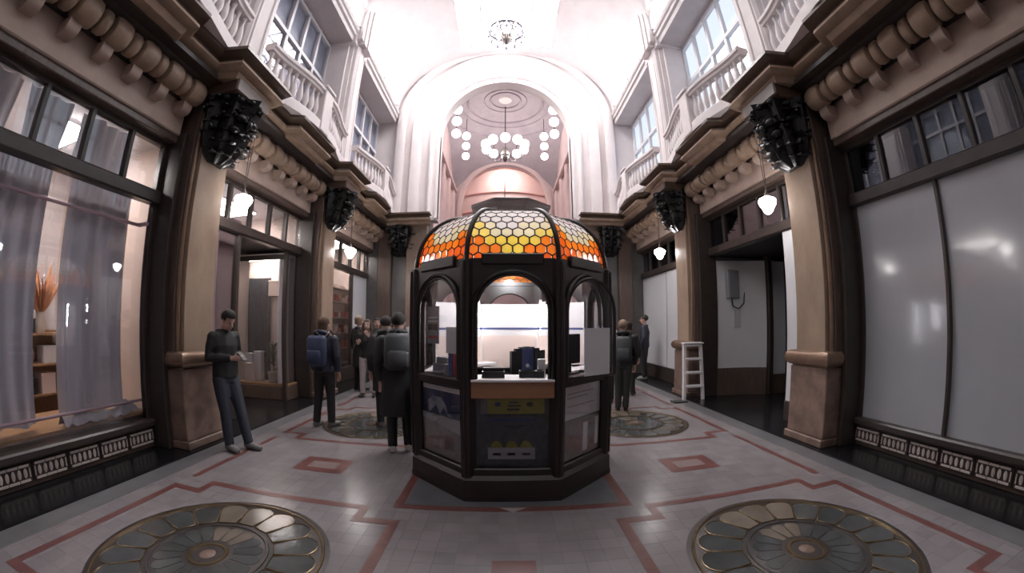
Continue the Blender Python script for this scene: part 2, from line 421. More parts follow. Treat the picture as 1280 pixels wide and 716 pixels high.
for i, cy in enumerate(MED[:2]):
    for s in (-1, 1):
        where = ('by the curtained window with tiled plinth', 'by the whitened window with tiled plinth')[s > 0] if i == 0 else ('beside the person with the blue backpack', 'in front of the white step ladder')[s > 0]
        rosette(s*2.05, cy, 'round floor rosette of glass petals '+where, (3, 4, 5))

# ------------------------------------------------------------------ lower walls, granite steps, pillars
def arc(r, a0, a1, n, cx=0, cz=0, rz=None):
    rz = rz or r
    return [(cx+r*math.cos(a0+(a1-a0)*i/n), cz+rz*math.sin(a0+(a1-a0)*i/n)) for i in range(n+1)]
WALL = {}
for s in (-1, 1):
    m = MB()
    m.box(s*4.62, s*4.9, -6, 12.2, 3.95, 9.6)                      # upper backing wall
    m.box(s*7.2, s*7.4, -6, 12.4, 0, 4.2)                          # rear of the shops
    m.box(s*4.45, s*4.7, -6, -0.3, 0, 3.95)                        # plain stretch beyond the shop fronts
    o = m.build('wall_'+SIDE[s], 'plaster_shade', smooth=0); WALL[s] = o
    struct(o, 'pale plaster %s wall of the arcade behind the balconies' % SIDE[s], 'wall')
    for y in YP:
        MB().box(s*4.5, s*7.2, y-0.3, y+0.3, 0, 4.0).build('partition', 'cream_wall' if s < 0 else 'white_wash', o, 0)
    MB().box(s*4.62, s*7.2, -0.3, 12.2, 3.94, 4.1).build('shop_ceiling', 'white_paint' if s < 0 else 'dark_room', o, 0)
    MB().box(s*3.75, s*7.2, -4, 12.0, -0.004, 0.022).build('granite_step', 'black_granite', o, 0)

def leaf_strip(mb, base, d, up, L, W, curl, n=5):
    """a pointed curling leaf as a bent strip with a raised midrib"""
    d = Vector(d).normalized(); up = Vector(up); side = d.cross(up).normalized(); p = Vector(base); vs = []; fs = []
    ang = 0.0
    for i in range(n+1):
        t = i/n; wd = W*(math.sin(PI*(0.15+0.85*t)))**0.8*(1-0.25*t)
        nrm = up*math.cos(ang)-d*math.sin(ang)
        vs += [p-side*wd, p+nrm*W*0.35*(1-t), p+side*wd, p-nrm*W*0.25]
        dirn = d*math.cos(ang)+up*math.sin(ang)
        p = p+dirn*L/n; ang += curl/n
    for i in range(n):
        b = 4*i
        fs += [(b, b+4, b+5, b+1), (b+1, b+5, b+6, b+2), (b+2, b+6, b+7, b+3), (b+3, b+7, b+4, b)]
    fs += [(0, 1, 2, 3), (4*n+3, 4*n+2, 4*n+1, 4*n)]
    mb._add(vs, fs)
def make_capital(seed):
    """leafy black corbel; local -y is the outward side, origin at its back centre, z from -0.55 to 0.5"""
    rnd = random.Random(seed); mb = MB()
    prof = [(0.12, 0.10, -0.55), (0.23, 0.22, -0.45), (0.29, 0.32, -0.2), (0.31, 0.40, 0.1), (0.34, 0.47, 0.38), (0.35, 0.5, 0.5)]
    vs = []; n = 18
    for hw, dep, z in prof:
        for i in range(n+1):
            a = PI*i/n
            k = 1+0.12*math.sin(9*a)+0.05*rnd.uniform(-1, 1)
            vs.append((-math.cos(a)*hw*k, -math.sin(a)*dep*k, z+rnd.uniform(-0.015, 0.015)))
    fs = []
    for j in range(len(prof)-1):
        for i in range(n):
            b = j*(n+1)+i; fs.append((b, b+1, b+n+2, b+n+1))
    fs.append(tuple(range(n+1))); fs.append(tuple((len(prof)-1)*(n+1)+i for i in range(n, -1, -1)))
    mb._add(vs, fs)
    # face-like mask: brow, nose, cheeks
    for x, y, z, r, sq in ((-0.1, -0.4, 0.14, 0.085, (1, .8, .8)), (0.1, -0.4, 0.14, 0.085, (1, .8, .8)), (0, -0.44, 0.07, 0.055, (.8, 1.1, 1.6)),
                           (-0.1, -0.33, -0.05, 0.08, (1, .9, 1)), (0.1, -0.33, -0.05, 0.08, (1, .9, 1)), (0, -0.33, -0.12, 0.06, (1.3, 1, .8))):
        mb.sphere((x, y, z), r, 10, 7, sq)
    for row, (z, hw, dep, L, W, cnt) in enumerate(((0.34, 0.34, 0.44, 0.2, 0.07, 11), (0.16, 0.32, 0.40, 0.2, 0.07, 10), (-0.04, 0.31, 0.36, 0.2, 0.065, 10), (-0.22, 0.29, 0.31, 0.19, 0.06, 9), (-0.40, 0.24, 0.24, 0.15, 0.055, 8))):
        for i in range(cnt):
            a = PI*(i+0.5+rnd.uniform(-.15, .15))/cnt
            o = Vector((-math.cos(a), -math.sin(a), 0))
            b = Vector((-math.cos(a)*hw*0.9, -math.sin(a)*dep*0.9, z))
            leaf_strip(mb, b, o*0.35+Vector((rnd.uniform(-.2, .2), 0, rnd.choice((-1, 1, -1)))), o, L*rnd.uniform(.7, 1.05), W*rnd.uniform(.8, 1.25), rnd.uniform(2.2, 3.6))
    for i in range(8):                                              # volutes and berries
        a = PI*(i+0.5)/8
        c = (-math.cos(a)*0.36, -math.sin(a)*0.50, 0.42+rnd.uniform(-.04, .04))
        mb.sphere(c, 0.05, 8, 6)
        mb.sphere((c[0]*0.9, c[1]*0.9, c[2]-0.25), 0.035, 8, 6)
    return mb.mesh('capital', 'iron_black', 40)
CAPS = [make_capital(11), make_capital(23)]

def pillar(s, yp, label, k):
    t = empty('pillar', (s*4.1, yp, 0.022)); tag(t, label, 'pillar', 'marble pillars between the shop fronts')
    X = lambda d: s*(d-4.1)
    MB().box(X(3.82), X(4.5), -0.37, 0.37, 0, 0.1).build('plinth', 'marble_ped', t, bevel=0.01)
    MB().box(X(3.86), X(4.5), -0.35, 0.35, 0.1, 0.98).build('pedestal', 'marble_ped', t, bevel=0.012)
    U = lambda off, y: [(-y, 4.5), (-y, 3.86+off), (y, 3.86+off), (y, 4.5)]
    f = lambda a, d, z: (X(d), a, z)
    prof = [(0.0, 0.98)]+[(0.0+0.085*math.cos(q)+0.0, 1.10+0.10*math.sin(q)) for q in [(-PI/2+PI*i/8) for i in range(9)]]+[(0.0, 1.20), (-0.06, 1.20), (-0.06, 0.98)]
    MB().sweep(U(0.02, 0.33), [(o*-1 if False else o, z) for o, z in prof], f).build('base_roll', 'bronze', t, 50)
    MB().sweep(U(0.03, 0.31), [(-0.05, 0.94), (0.03, 0.94), (0.03, 0.98), (-0.05, 0.98)], f).build('base_fillet', 'marble_ped', t, 0)
    MB().box(X(3.90), X(4.45), -0.275, 0.275, 1.19, 4.62).build('shaft', 'marble_tan', t, bevel=0.006)
    for q in (-1, 1):
        MB().tube([(X(3.985), q*0.305, 1.19), (X(3.985), q*0.305, 4.3)], 0.036, 10).build('bead', 'bronze', t, 60)
        MB().box(X(4.0), X(4.5), q*0.27, q*0.36, 1.0, 4.5).build('reveal', 'wood_brown', t, bevel=0.008)
        MB().box(X(4.12), X(4.55), q*0.36, q*0.44, 0.0, 3.96).build('jamb', 'dark_frame', t, bevel=0.008)
    rot = PI/2*s+PI if False else (PI/2 if s < 0 else -PI/2)
    link('capital', CAPS[k % 2], t, (X(3.92), 0, 4.08), rot, scale=(1.18, 1.12, 0.82))
    return t
names = {0: 'outer', 1: 'first', 2: 'second'}
for s in (-1, 1):
    for k in (0, 1, 2):
        wh = {(-1, 1): 'with the man leaning on its pedestal', (1, 1): 'between the whitened window and the white lobby',
              (-1, 2): 'behind the person with the blue backpack', (1, 2): 'with the white step ladder at its foot',
              (-1, 0): 'at the near end of the curtained window', (1, 0): 'at the near end of the whitened window'}[(s, k)]
        if k == 0: continue
        pillar(s, YP[k], 'tan marble pillar with black leafy capital '+wh, k)

# ------------------------------------------------------------------ main cornice with fascia, bead-and-reel roll and knobs
def plan(base):
    P = [(-4.0, base)]
    for i, y in enumerate(YP):
        r = 0.40
        if i < 3:
            P += [(y-r-0.10, base), (y-r-0.02, base-0.33), (y+r+0.02, base-0.33), (y+r+0.10, base)]
            yc = (y+YP[i+1])/2
            P += [(yc-0.62, base), (yc-0.52, base-0.22), (yc+0.52, base-0.22), (yc+0.62, base)]
    P += [(EW-0.4, base), (EW-0.4, 2.3)]
    return P
def beadreel(L0, r, mb, y0, y1):
    y = y0; k = 0
    while y < y1-0.05:
        L = 0.27 if k % 2 == 0 else 0.15; R = r if k % 2 == 0 else r*0.86
        L = min(L, y1-y)
        yield y, L, R
        y += L+0.012; k += 1
barrel_me = {}
for i, (L, R) in enumerate(((0.27, 0.17), (0.15, 0.145))):
    barrel_me[i] = MB().lathe([(R*0.62, -L/2), (R*0.9, -L/2+0.02), (R, -L*0.22), (R, L*0.22), (R*0.9, L/2-0.02), (R*0.62, L/2)], n=18, axis='y').mesh('roll', 'cornice_tan', 40)
knob_me = MB().prism([(0.0, 0.0), (-0.19, 0.0), (-0.20, 0.05), (-0.185, 0.11), (-0.14, 0.15), (-0.06, 0.16), (0.0, 0.16)], -0.075, 0.075, lambda u, v, a: (u, a, -v)).mesh('knob', 'fascia_pink', 40)
tn = 0
for s in (-1, 1):
    tn += 1
    f = lambda y, d, z: (s*d, y, z)
    t = MB().sweep(plan(3.80), [(-0.1, 4.86), (0.10, 4.86), (0.12, 4.895), (0.205, 4.915), (0.245, 4.95), (0.24, 5.0), (-0.25, 5.0)], f, solid=False).build('trim_%d' % tn, 'cornice_dark', smooth=40)
    struct(t, 'brown moulded main cornice with roll brackets along the %s wall' % SIDE[s], 'cornice')
    MB().sweep(plan(3.80), [(-0.2, 4.66), (0.02, 4.66), (0.05, 4.70), (0.06, 4.735), (0.13, 4.745), (0.175, 4.785), (0.16, 4.83), (0.10, 4.865)], f, solid=False).build('lower_moulding', 'cornice_tan', t, 40)  # tan against the dark top roll: the light it catches is painted in
    MB().box(s*3.72, s*4.7, -4, EW-0.3, 4.88, 4.99).build('ledge', 'cornice_tan', t, 0)
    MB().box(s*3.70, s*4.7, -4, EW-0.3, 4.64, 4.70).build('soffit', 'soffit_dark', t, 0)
    for y in YP[:3]:                                                # corbel block behind each capital
        MB().box(s*3.42, s*4.3, y-0.40, y+0.40, 4.5, 4.7).build('corbel_block', 'cornice_dark', t, bevel=0.02)
    for i in range(3):
        y0, y1 = YP[i]+0.44, YP[i+1]-0.44
        if i == 2: y1 = EW-0.05
        g = MB().box(s*4.22, s*4.62, y0, y1, 3.95, 4.40).build('fascia', 'fascia_pink', t, bevel=0.015)
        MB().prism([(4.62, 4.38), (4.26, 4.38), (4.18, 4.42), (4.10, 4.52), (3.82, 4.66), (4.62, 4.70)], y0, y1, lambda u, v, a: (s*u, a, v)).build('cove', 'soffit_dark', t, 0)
        MB().box(s*4.26, s*4.5, y0, y1, 3.86, 3.96).build('lintel_strip', 'wood_brown', t, bevel=0.01)
        k = 0; y = y0+0.08
        while y < y1-0.1:
            L = 0.27 if k % 2 == 0 else 0.15
            link('roll', barrel_me[k % 2], t, (s*4.02, y+L/2, 4.48)); y += L+0.012; k += 1
        n = 7; 
        for j in range(n):
            yy = y0+0.16+(y1-y0-0.32)*j/(n-1)
            link('knob', knob_me, t, (s*4.225, yy, 4.335), 0, scale=(s, 1, 1))

# ------------------------------------------------------------------ shop fronts
def frame_grid(t, s, ys, z0, z1, d, th=0.07, matn='dark_frame'):
    for y in ys:
        MB().box(s*(d-0.05), s*(d+0.05), y-th/2, y+th/2, z0, z1).build('mullion', matn, t, bevel=0.008)
def pane(t, s, y0, y1, z0, z1, d, matn, name='pane'):
    return MB().box(s*(d-0.005), s*(d+0.005), y0, y1, z0, z1).build(name, matn, t, 0)
WN = 0
def shopfront(s, i, label):
    global WN
    WN += 1
    y0, y1 = YP[i]+0.44, YP[i+1]-0.44
    if i == 2: y1 = EW-0.05
    t = empty('window_%d' % WN, (0, 0, 0)); struct(t, label, 'shop window')
    D = 4.45
    MB().box(s*(D-0.10), s*(D+0.08), y0, y1, 3.03, 3.20).build('transom_bar', 'dark_frame', t, bevel=0.02)
    MB().box(s*(D-0.05), s*(D+0.06), y0, y1, 3.80, 3.93).build('head_rail', 'dark_frame', t, bevel=0.01)
    ys = [y1-(y1-y0)*k/5 for k in range(1, 5)]
    frame_grid(t, s, ys, 3.2, 3.82, D, 0.06)
    e = [y0]+sorted(ys)+[y1]
    for a, b in zip(e[:-1], e[1:]): pane(t, s, a+0.03, b-0.03, 3.2, 3.80, D, 'pane_clear' if s < 0 else 'pane_dark')
    return t, y0, y1, D
# tiled plinths under the two near windows
def make_tile():
    mb = MB().box(-0.03, 0.012, -0.205, 0.205, 0, 0.19)
    return mb.mesh('tile', 'tile_dark', 0, bevel=0.006)
tile_plate = make_tile()
mo = MB()
for k in range(5):
    yy = -0.13+0.065*k
    mo.lathe([(0.0, -0.008), (0.022, -0.002), (0.0245, 0.002), (0.0, 0.010)], (0, 0, 0), 10, axis='x', caps=False)
    n = 10*4
    for q in range(len(mo.v)-n, len(mo.v)):
        v = mo.v[q]; mo.v[q] = (v[0], v[1]*0.85+yy, v[2]*2.0+0.095)
for z in (0.024, 0.166):
    for a, b in ((-0.175, -0.065), (-0.055, 0.055), (0.065, 0.175)): mo.box(-0.006, 0.008, a, b, z-0.011, z+0.011)
for yy in (-0.18, 0.18): mo.box(-0.006, 0.006, yy-0.006, yy+0.006, 0.05, 0.14)
motif_me = mo.mesh('motif', 'tile_cream', 40)
for s in (-1, 1):
    y0, y1 = YP[0]+0.44, YP[1]-0.44
    b = MB().box(s*4.41, s*4.6, y0, y1, 0.02, 0.34).build('baseboard_'+SIDE[s], 'wood_brown', smooth=0, bevel=0.01)
    struct(b, 'tiled plinth with cream oval motifs under the %s shop window' % ('curtained' if s < 0 else 'whitened'), 'baseboard')
    MB().box(s*4.33, s*4.6, y0, y1, 0.29, 0.385).build('sill', 'dark_frame', b, bevel=0.02)
    y = y1-0.215
    while y > 0.6:
        o = link('tile', tile_plate, b, (s*4.40, y, 0.075), 0, scale=(-s, 1, 1))
        link('motif', motif_me, o, (0.016, 0, 0)); y -= 0.42

# near left: clear glass, sheer curtains, lit room
t, y0, y1, D = shopfront(-1, 0, 'wide clear shop window with sheer curtains and tiled plinth')
pane(t, -1, y0, y1, 0.385, 3.03, D, 'pane_clear')
# near right: whitewashed glass
t, y0, y1, D = shopfront(1, 0, 'wide shop window whitened from inside, above the tiled plinth')
for a, b in ((0.54, 2.28), (2.32, 3.56)): pane(t, 1, a, b, 0.385, 3.03, D, 'white_wash')
frame_grid(t, 1, [2.30], 0.385, 3.05, D-0.01, 0.045)
for s in (-1, 1): MB().box(s*4.42, s*4.52, YP[1]-0.5, YP[1]-0.43, 0.3, 3.9).build('side_stile', 'dark_frame', t if s > 0 else bpy.data.objects['window_1'], bevel=0.008)
# middle left: lobby with glazed display case
t, y0, y1, D = shopfront(-1, 1, 'shop entrance with bright transom panes and glazed display case')
frame_grid(t, -1, [5.40], 0.02, 3.05, D, 0.08)
pane(t, -1, y0, 5.36, 0.45, 3.03, D, 'pane_clear')
MB().box(-4.39, -4.5, y0, 5.44, 0.02, 0.45).build('stall_riser', 'dark_frame', t, bevel=0.01)
MB().box(-4.40, -5.75, 7.0, y1, 0.02, 0.30).build('display_base', 'wood_brown', t, bevel=0.01)
MB().box(-4.42, -5.72, 7.02, y1, 0.30, 0.35).build('display_floor', 'wood_warm', t, bevel=0.01)
for d in (4.45, 5.72): MB().box(-d+0.04, -d-0.04, 6.96, 7.04, 0.02, 3.05).build('post', 'dark_frame', t, bevel=0.006)
MB().box(-4.45, -5.72, 6.97, 7.03, 2.88, 2.98).build('display_head', 'dark_frame', t, bevel=0.006)
MB().box(-4.50, -5.68, 6.995, 7.005, 0.35, 2.88).build('pane', 'pane_clear', t, 0)
pane(t, -1, 7.04, y1, 0.35, 3.03, D, 'pane_clear')
MB().box(-4.5, -5.72, 7.02, 7.46, 2.97, 3.02).build('display_ceiling', 'white_paint', t, 0)
MB().box(-4.5, -5.72, 7.44, 7.46, 0.35, 2.97).build('display_back', 'cream_wall', t, 0)
MB().box(-4.62, -4.66, 7.06, 7.44, 0.35, 3.0).build('display_panel', 'white_paint', t, 0)
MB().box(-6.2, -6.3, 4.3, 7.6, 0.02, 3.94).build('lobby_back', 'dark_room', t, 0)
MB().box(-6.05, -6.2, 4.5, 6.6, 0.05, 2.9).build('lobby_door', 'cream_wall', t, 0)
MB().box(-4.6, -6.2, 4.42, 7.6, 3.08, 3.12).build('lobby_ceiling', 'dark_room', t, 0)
# middle right: lobby closed with white boards
t, y0, y1, D = shopfront(1, 1, 'shop entrance lobby closed off with curved white boards')
P = [(7.52, 4.5), (7.49, 4.85), (7.42, 5.2), (7.32, 5.45), (7.2, 5.68)]
MB().sweep(P, [(-0.03, 0.62), (0.03, 0.62), (0.03, 2.95), (-0.03, 2.95)], lambda a, d, z: (d, a, z)).build('curved_board', 'white_board', t, 40)
MB().sweep(P, [(-0.04, 0.022), (0.06, 0.022), (0.06, 0.62), (-0.04, 0.62)], lambda a, d, z: (d, a, z)).build('curved_base', 'wood_brown', t, 40)
MB().box(4.40, 4.5, y0, 5.05, 0.35, 3.03).build('side_board', 'white_board', t, bevel=0.006)
MB().box(4.39, 4.52, y0, 5.07, 0.022, 0.35).build('stall_riser', 'dark_frame', t, bevel=0.01)
MB().box(5.69, 5.81, 7.1, 7.24, 0.02, 3.05).build('post', 'dark_frame', t, bevel=0.01)
MB().box(5.82, 6.22, 7.16, 7.2, 0.45, 2.95).build('door_board', 'white_board', t, bevel=0.006)
MB().box(5.82, 6.22, 7.14, 7.2, 0.02, 0.45).build('door_base', 'wood_brown', t, 0)
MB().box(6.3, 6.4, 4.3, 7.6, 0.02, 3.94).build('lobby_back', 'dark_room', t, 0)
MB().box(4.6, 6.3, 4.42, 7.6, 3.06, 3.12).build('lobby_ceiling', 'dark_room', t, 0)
# far left: lit shelves and a white side panel
t, y0, y1, D = shopfront(-1, 2, 'far shop window with lit shelves behind the group of people')
frame_grid(t, -1, [10.55], 0.02, 3.05, D, 0.09)
pane(t, -1, y0, 10.5, 0.4, 3.03, D, 'pane_clear')
MB().box(-4.42, -4.5, 10.6, y1, 0.4, 3.03).build('white_panel', 'white_board', t, 0)
MB().box(-4.39, -4.52, y0, y1, 0.02, 0.4).build('stall_riser', 'dark_frame', t, bevel=0.01)
# far right: white boards
t, y0, y1, D = shopfront(1, 2, 'far shop window closed with white boards beside the standing man')
for a, b in ((y0, 9.9), (9.96, y1)): MB().box(4.42, 4.5, a, b, 0.40, 3.03).build('white_panel', 'white_board', t, bevel=0.004)
MB().box(4.38, 4.52, y0, y1, 0.022, 0.40).build('stall_riser', 'dark_frame', t, bevel=0.01)
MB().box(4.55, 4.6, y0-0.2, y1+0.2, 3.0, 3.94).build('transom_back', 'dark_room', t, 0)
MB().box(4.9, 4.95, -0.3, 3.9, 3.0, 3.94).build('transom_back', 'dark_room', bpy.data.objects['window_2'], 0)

# ------------------------------------------------------------------ upper storey
PD = 3.68                                   # face of the upper pilasters
ZS = 8.9                                    # springing of the vault
def pilaster(parent, s, y):
    f = lambda a, d, z: (s*d, y+a, z)
    # stepped and moulded plan: centre band, fillets, outer bands
    plan_ = [(-0.40, 4.65), (-0.40, PD+0.22), (-0.33, PD+0.22), (-0.31, PD+0.12), (-0.27, PD+0.12), (-0.25, PD+0.04), (-0.20, PD), (0.20, PD),
             (0.25, PD+0.04), (0.27, PD+0.12), (0.31, PD+0.12), (0.33, PD+0.22), (0.40, PD+0.22), (0.40, 4.65)]
    mb = MB().prism(plan_, 5.0, ZS+1.1, lambda u, v, a: f(u, v, a))
    o = mb.build('pilaster', 'plaster', parent, 25)
    MB().box(s*3.72, s*4.62, y-0.45, y+0.45, 8.45, 9.3).build('impost_block', 'plaster', parent, 0)
    MB().box(s*(PD-0.05), s*4.6, y-0.43, y+0.43, 4.99, 5.22).build('pilaster_base', 'plaster', parent, bevel=0.03)
    for a in (-0.14, 0.14):
        MB().tube([f(a, PD+0.005, 5.3), f(a, PD+0.005, ZS)], 0.028, 8).build('reed', 'plaster', parent, 60)
    return o
for s in (-1, 1):
    for y in YP[:3]: pilaster(WALL[s], s, y)

def baluster_mesh():
    p = [(0.045, 0.0), (0.045, 0.03), (0.028, 0.045), (0.03, 0.07), (0.055, 0.16), (0.06, 0.22), (0.045, 0.32), (0.026, 0.42), (0.024, 0.47), (0.036, 0.49), (0.036, 0.52), (0.045, 0.53), (0.045, 0.56)]
    return MB().lathe(p, n=12).mesh('baluster', 'plaster', 40)
BAL = baluster_mesh()
def balustrade(s, i, label):
    y0, y1 = YP[i]+0.34, (YP[i+1] if i < 2 else EW)-0.34
    if i == 2: y1 = EW-0.1
    yc = (YP[i]+YP[i+1])/2 if i < 2 else 9.9
    t = empty('balustrade', (s*3.6, yc, ZC)); tag(t, label, 'balustrade', 'balcony balustrades above the cornice')
    T = lambda y, d, z: (s*(d-3.6), y-yc, z-ZC)
    dn, df = 3.42, 3.66                       # at the pedestal, at the pilasters
    def dd(y):
        q = min(1.0, max(0.0, (abs(y-yc)-0.2)/(y1-yc-0.2))); return dn+(df-dn)*(q*q*(3-2*q))
    for side in (-1, 1):
        ya, yb = (yc+0.17, y1) if side > 0 else (y0, yc-0.17)
        path = [(ya+(yb-ya)*k/8, dd(ya+(yb-ya)*k/8)) for k in range(9)]
        MB().sweep(path, [(-0.11, 5.0), (0.11, 5.0), (0.11, 5.17), (0.085, 5.20), (-0.11, 5.20)], T).build('base_course', 'plaster', t, 30)
        MB().sweep(path, [(-0.08, 5.74), (0.07, 5.74), (0.08, 5.78), (0.115, 5.80), (0.12, 5.85), (0.09, 5.885), (-0.11, 5.885), (-0.12, 5.80), (-0.08, 5.78)], T).build('rail', 'plaster', t, 30)
        n = 9
        for k in range(n):
            y = ya+(yb-ya)*(k+0.5)/n
            link('baluster', BAL, t, T(y, dd(y), 5.19))
    MB().box(s*(dn-0.13-3.6), s*(dn+0.13-3.6), -0.17, 0.17, 0.0, 0.86).build('pedestal', 'plaster', t, bevel=0.015)
    MB().box(s*(dn-0.16-3.6), s*(dn+0.16-3.6), -0.20, 0.20, 0.86, 0.94).build('pedestal_cap', 'plaster', t, bevel=0.02)
for s in (-1, 1):
    for i in range(3):
        wh = (('over the curtained shop window', 'over the shop entrance with the display case', 'over the far shop with lit shelves'),
              ('over the whitened shop window', 'over the lobby with curved white boards', 'over the far boarded shop window'))[s > 0][i]
        balustrade(s, i, 'white balcony balustrade with turned balusters '+wh)

def upper_window(s, i):
    global WN
    WN += 1
    y0, y1 = YP[i]+0.4, (YP[i+1]-0.4 if i < 2 else EW)
    t = empty('window_%d' % WN, (0, 0, 0)); struct(t, 'tall upper gallery window behind the balustrade', 'window')
    D = 4.45
    # window wall of panes with thin white bars
    MB().box(s*(D+0.05), s*(D+0.1), y0, y1, 5.0, 8.5).build('backing', 'window_light' if s > 0 else 'blind_grey', t, 0)
    n = 5
    for k in range(n+1):
        y = y0+(y1-y0)*k/n
        MB().box(s*(D-0.05), s*(D+0.04), max(y0, y-0.04), min(y1, y+0.04), 5.0, 8.5).build('mullion', 'white_frame', t, 0)
    for z in (5.04, 7.35, 8.42):
        MB().box(s*(D-0.055), s*(D+0.045), y0, y1, z-0.045, z+0.045).build('bar', 'white_frame', t, 0)
    for k in range(n):
        a, b = y0+(y1-y0)*k/n+0.04, y0+(y1-y0)*(k+1)/n-0.04
        for z0, z1 in ((5.09, 7.3), (7.4, 8.37)): pane(t, s, a, b, z0, z1, D, 'pane_upper')
    # beam over the window
    fb = lambda u, v, a: (s*u, a, v)
    bm_ = MB().prism([(4.6, 8.5), (3.80, 8.5), (3.78, 8.62), (3.73, 8.66), (3.73, 8.76), (3.69, 8.80), (3.67, 8.90), (3.73, 8.98), (4.6, 8.98)], y0-0.05, y1+0.02, fb)
    bm_.build('beam', 'plaster_shade', t, 25)
for i in range(3):
    for s in (-1, 1): upper_window(s, i)

# ------------------------------------------------------------------ vault with laylights and lunettes
A_, B_, LH, LC = PD+0.06, 2.5, 1.55, 1.75
bays = [(-3.8, 0.1), (0.1, 4.0), (4.0, 7.9), (7.9, EW)]
ceil = empty('ceiling'); struct(ceil, 'white plaster groin vault over the arcade with bright laylights', 'ceiling')
def vz(x, y, yc, h):
    a = ZS+B_*math.sqrt(max(0, 1-(x/A_)**2)); q = 1-((y-yc)/LH)**2
    return max(a, ZS+LC*math.sqrt(max(0, q)) if q > 0 else 0)
for bi, (y0, y1) in enumerate(bays):
    yc = (y0+y1)/2; nx_, ny_ = 44, 30
    xs = [A_*math.sin(-PI/2+PI*i/nx_) for i in range(nx_+1)]; ysv = [y0+(y1-y0)*j/ny_ for j in range(ny_+1)]
    hole = lambda x, y: abs(x) < 1.5 and abs(y-yc) < 1.35
    mb = MB(); vs = [(x, y, vz(x, y, yc, 0)) for y in ysv for x in xs]; fs = []
    for j in range(ny_):
        for i in range(nx_):
            if not hole((xs[i]+xs[i+1])/2, (ysv[j]+ysv[j+1])/2):
                b = j*(nx_+1)+i; fs.append((b, b+1, b+nx_+2, b+nx_+1))
    mb._add(vs, fs); mb.build('vault', 'plaster', ceil, 40, fix=False)
    # laylight: bars and panes
    zl = 11.28
    for k in range(4):
        for j in range(3):
            xa, xb = -1.62+0.81*k, -1.62+0.81*(k+1); ya, yb = yc-1.44+0.96*j, yc-1.44+0.96*(j+1)
            MB().box(xa+0.025, xb-0.025, ya+0.025, yb-0.025, zl, zl+0.02).build('laylight_pane', 'laylight_%d' % bi, ceil, 0)
    mb = MB()
    for k in range(5): mb.box(-1.62+0.81*k-0.03, -1.62+0.81*k+0.03, yc-1.44, yc+1.44, zl-0.04, zl+0.05)
    for j in range(4): mb.box(-1.62, 1.62, yc-1.44+0.96*j-0.03, yc-1.44+0.96*j+0.03, zl-0.035, zl+0.045)
    mb.build('laylight_bars', 'white_frame', ceil, 0)
    # lunette windows over the beams
    for s in (-1, 1):
        q = arc(LH, 0, PI, 20, yc, ZS+0.08, LC)
        MB().prism(q, s*(A_+0.02), s*(A_+0.05), lambda u, v, a: (a, u, v)).build('lunette_pane', 'lunette_%d' % bi, ceil, 0)
        mb = MB()
        for k in range(1, 6):
            a = PI*k/6; mb.bar((s*A_, yc, ZS+0.1), (s*A_, yc+LH*math.cos(a), ZS+0.08+LC*math.sin(a)), 0.05, 0.05, up=(1, 0, 0))
        mb.tube([(s*A_, yc+u*0.55, ZS+0.1+v*0.55) for u, v in arc(LH, 0, PI, 14, 0, 0, LC)], 0.03, 6)
        mb.tube([(s*(A_-0.02), u, v) for u, v in arc(LH, 0, PI, 20, yc, ZS+0.08, LC)], 0.07, 8)
        mb.build('lunette_bars', 'plaster', ceil, 30)
for y in YP[:3]:
    # transverse ribs from pilaster to pilaster
    for wd, dr, dp in ((0.40, 0.0, 0.16), (0.27, -0.10, 0.1), (0.10, -0.16, 0.08)):
        mb = MB(); N = 40; vs = []; fs = []; zr = ZS+0.75; br = B_-0.62
        zb = ZS-0.30+dr*0.9; path_ = [(1.0, 0.0, zb)]+[(math.cos(PI*i_/N), math.sin(PI*i_/N), zr) for i_ in range(N+1)]+[(-1.0, 0.0, zb)]
        for ca, sa, z0_ in path_:
            for w_, r in ((-wd, -dp), (-wd, 0.4), (wd, 0.4), (wd, -dp)):
                vs.append(((A_+dr+r)*ca, y+w_, z0_+(br+dr+r)*sa))
        for i_ in range(len(path_)-1):
            b = 4*i_
            fs += [(b+k, b+(k+1) % 4, b+4+(k+1) % 4, b+4+k) for k in range(4)]
        fs += [(3, 2, 1, 0), tuple(4*(len(path_)-1)+k for k in range(4))]
        mb._add(vs, fs).build('rib', 'plaster', ceil, 30)

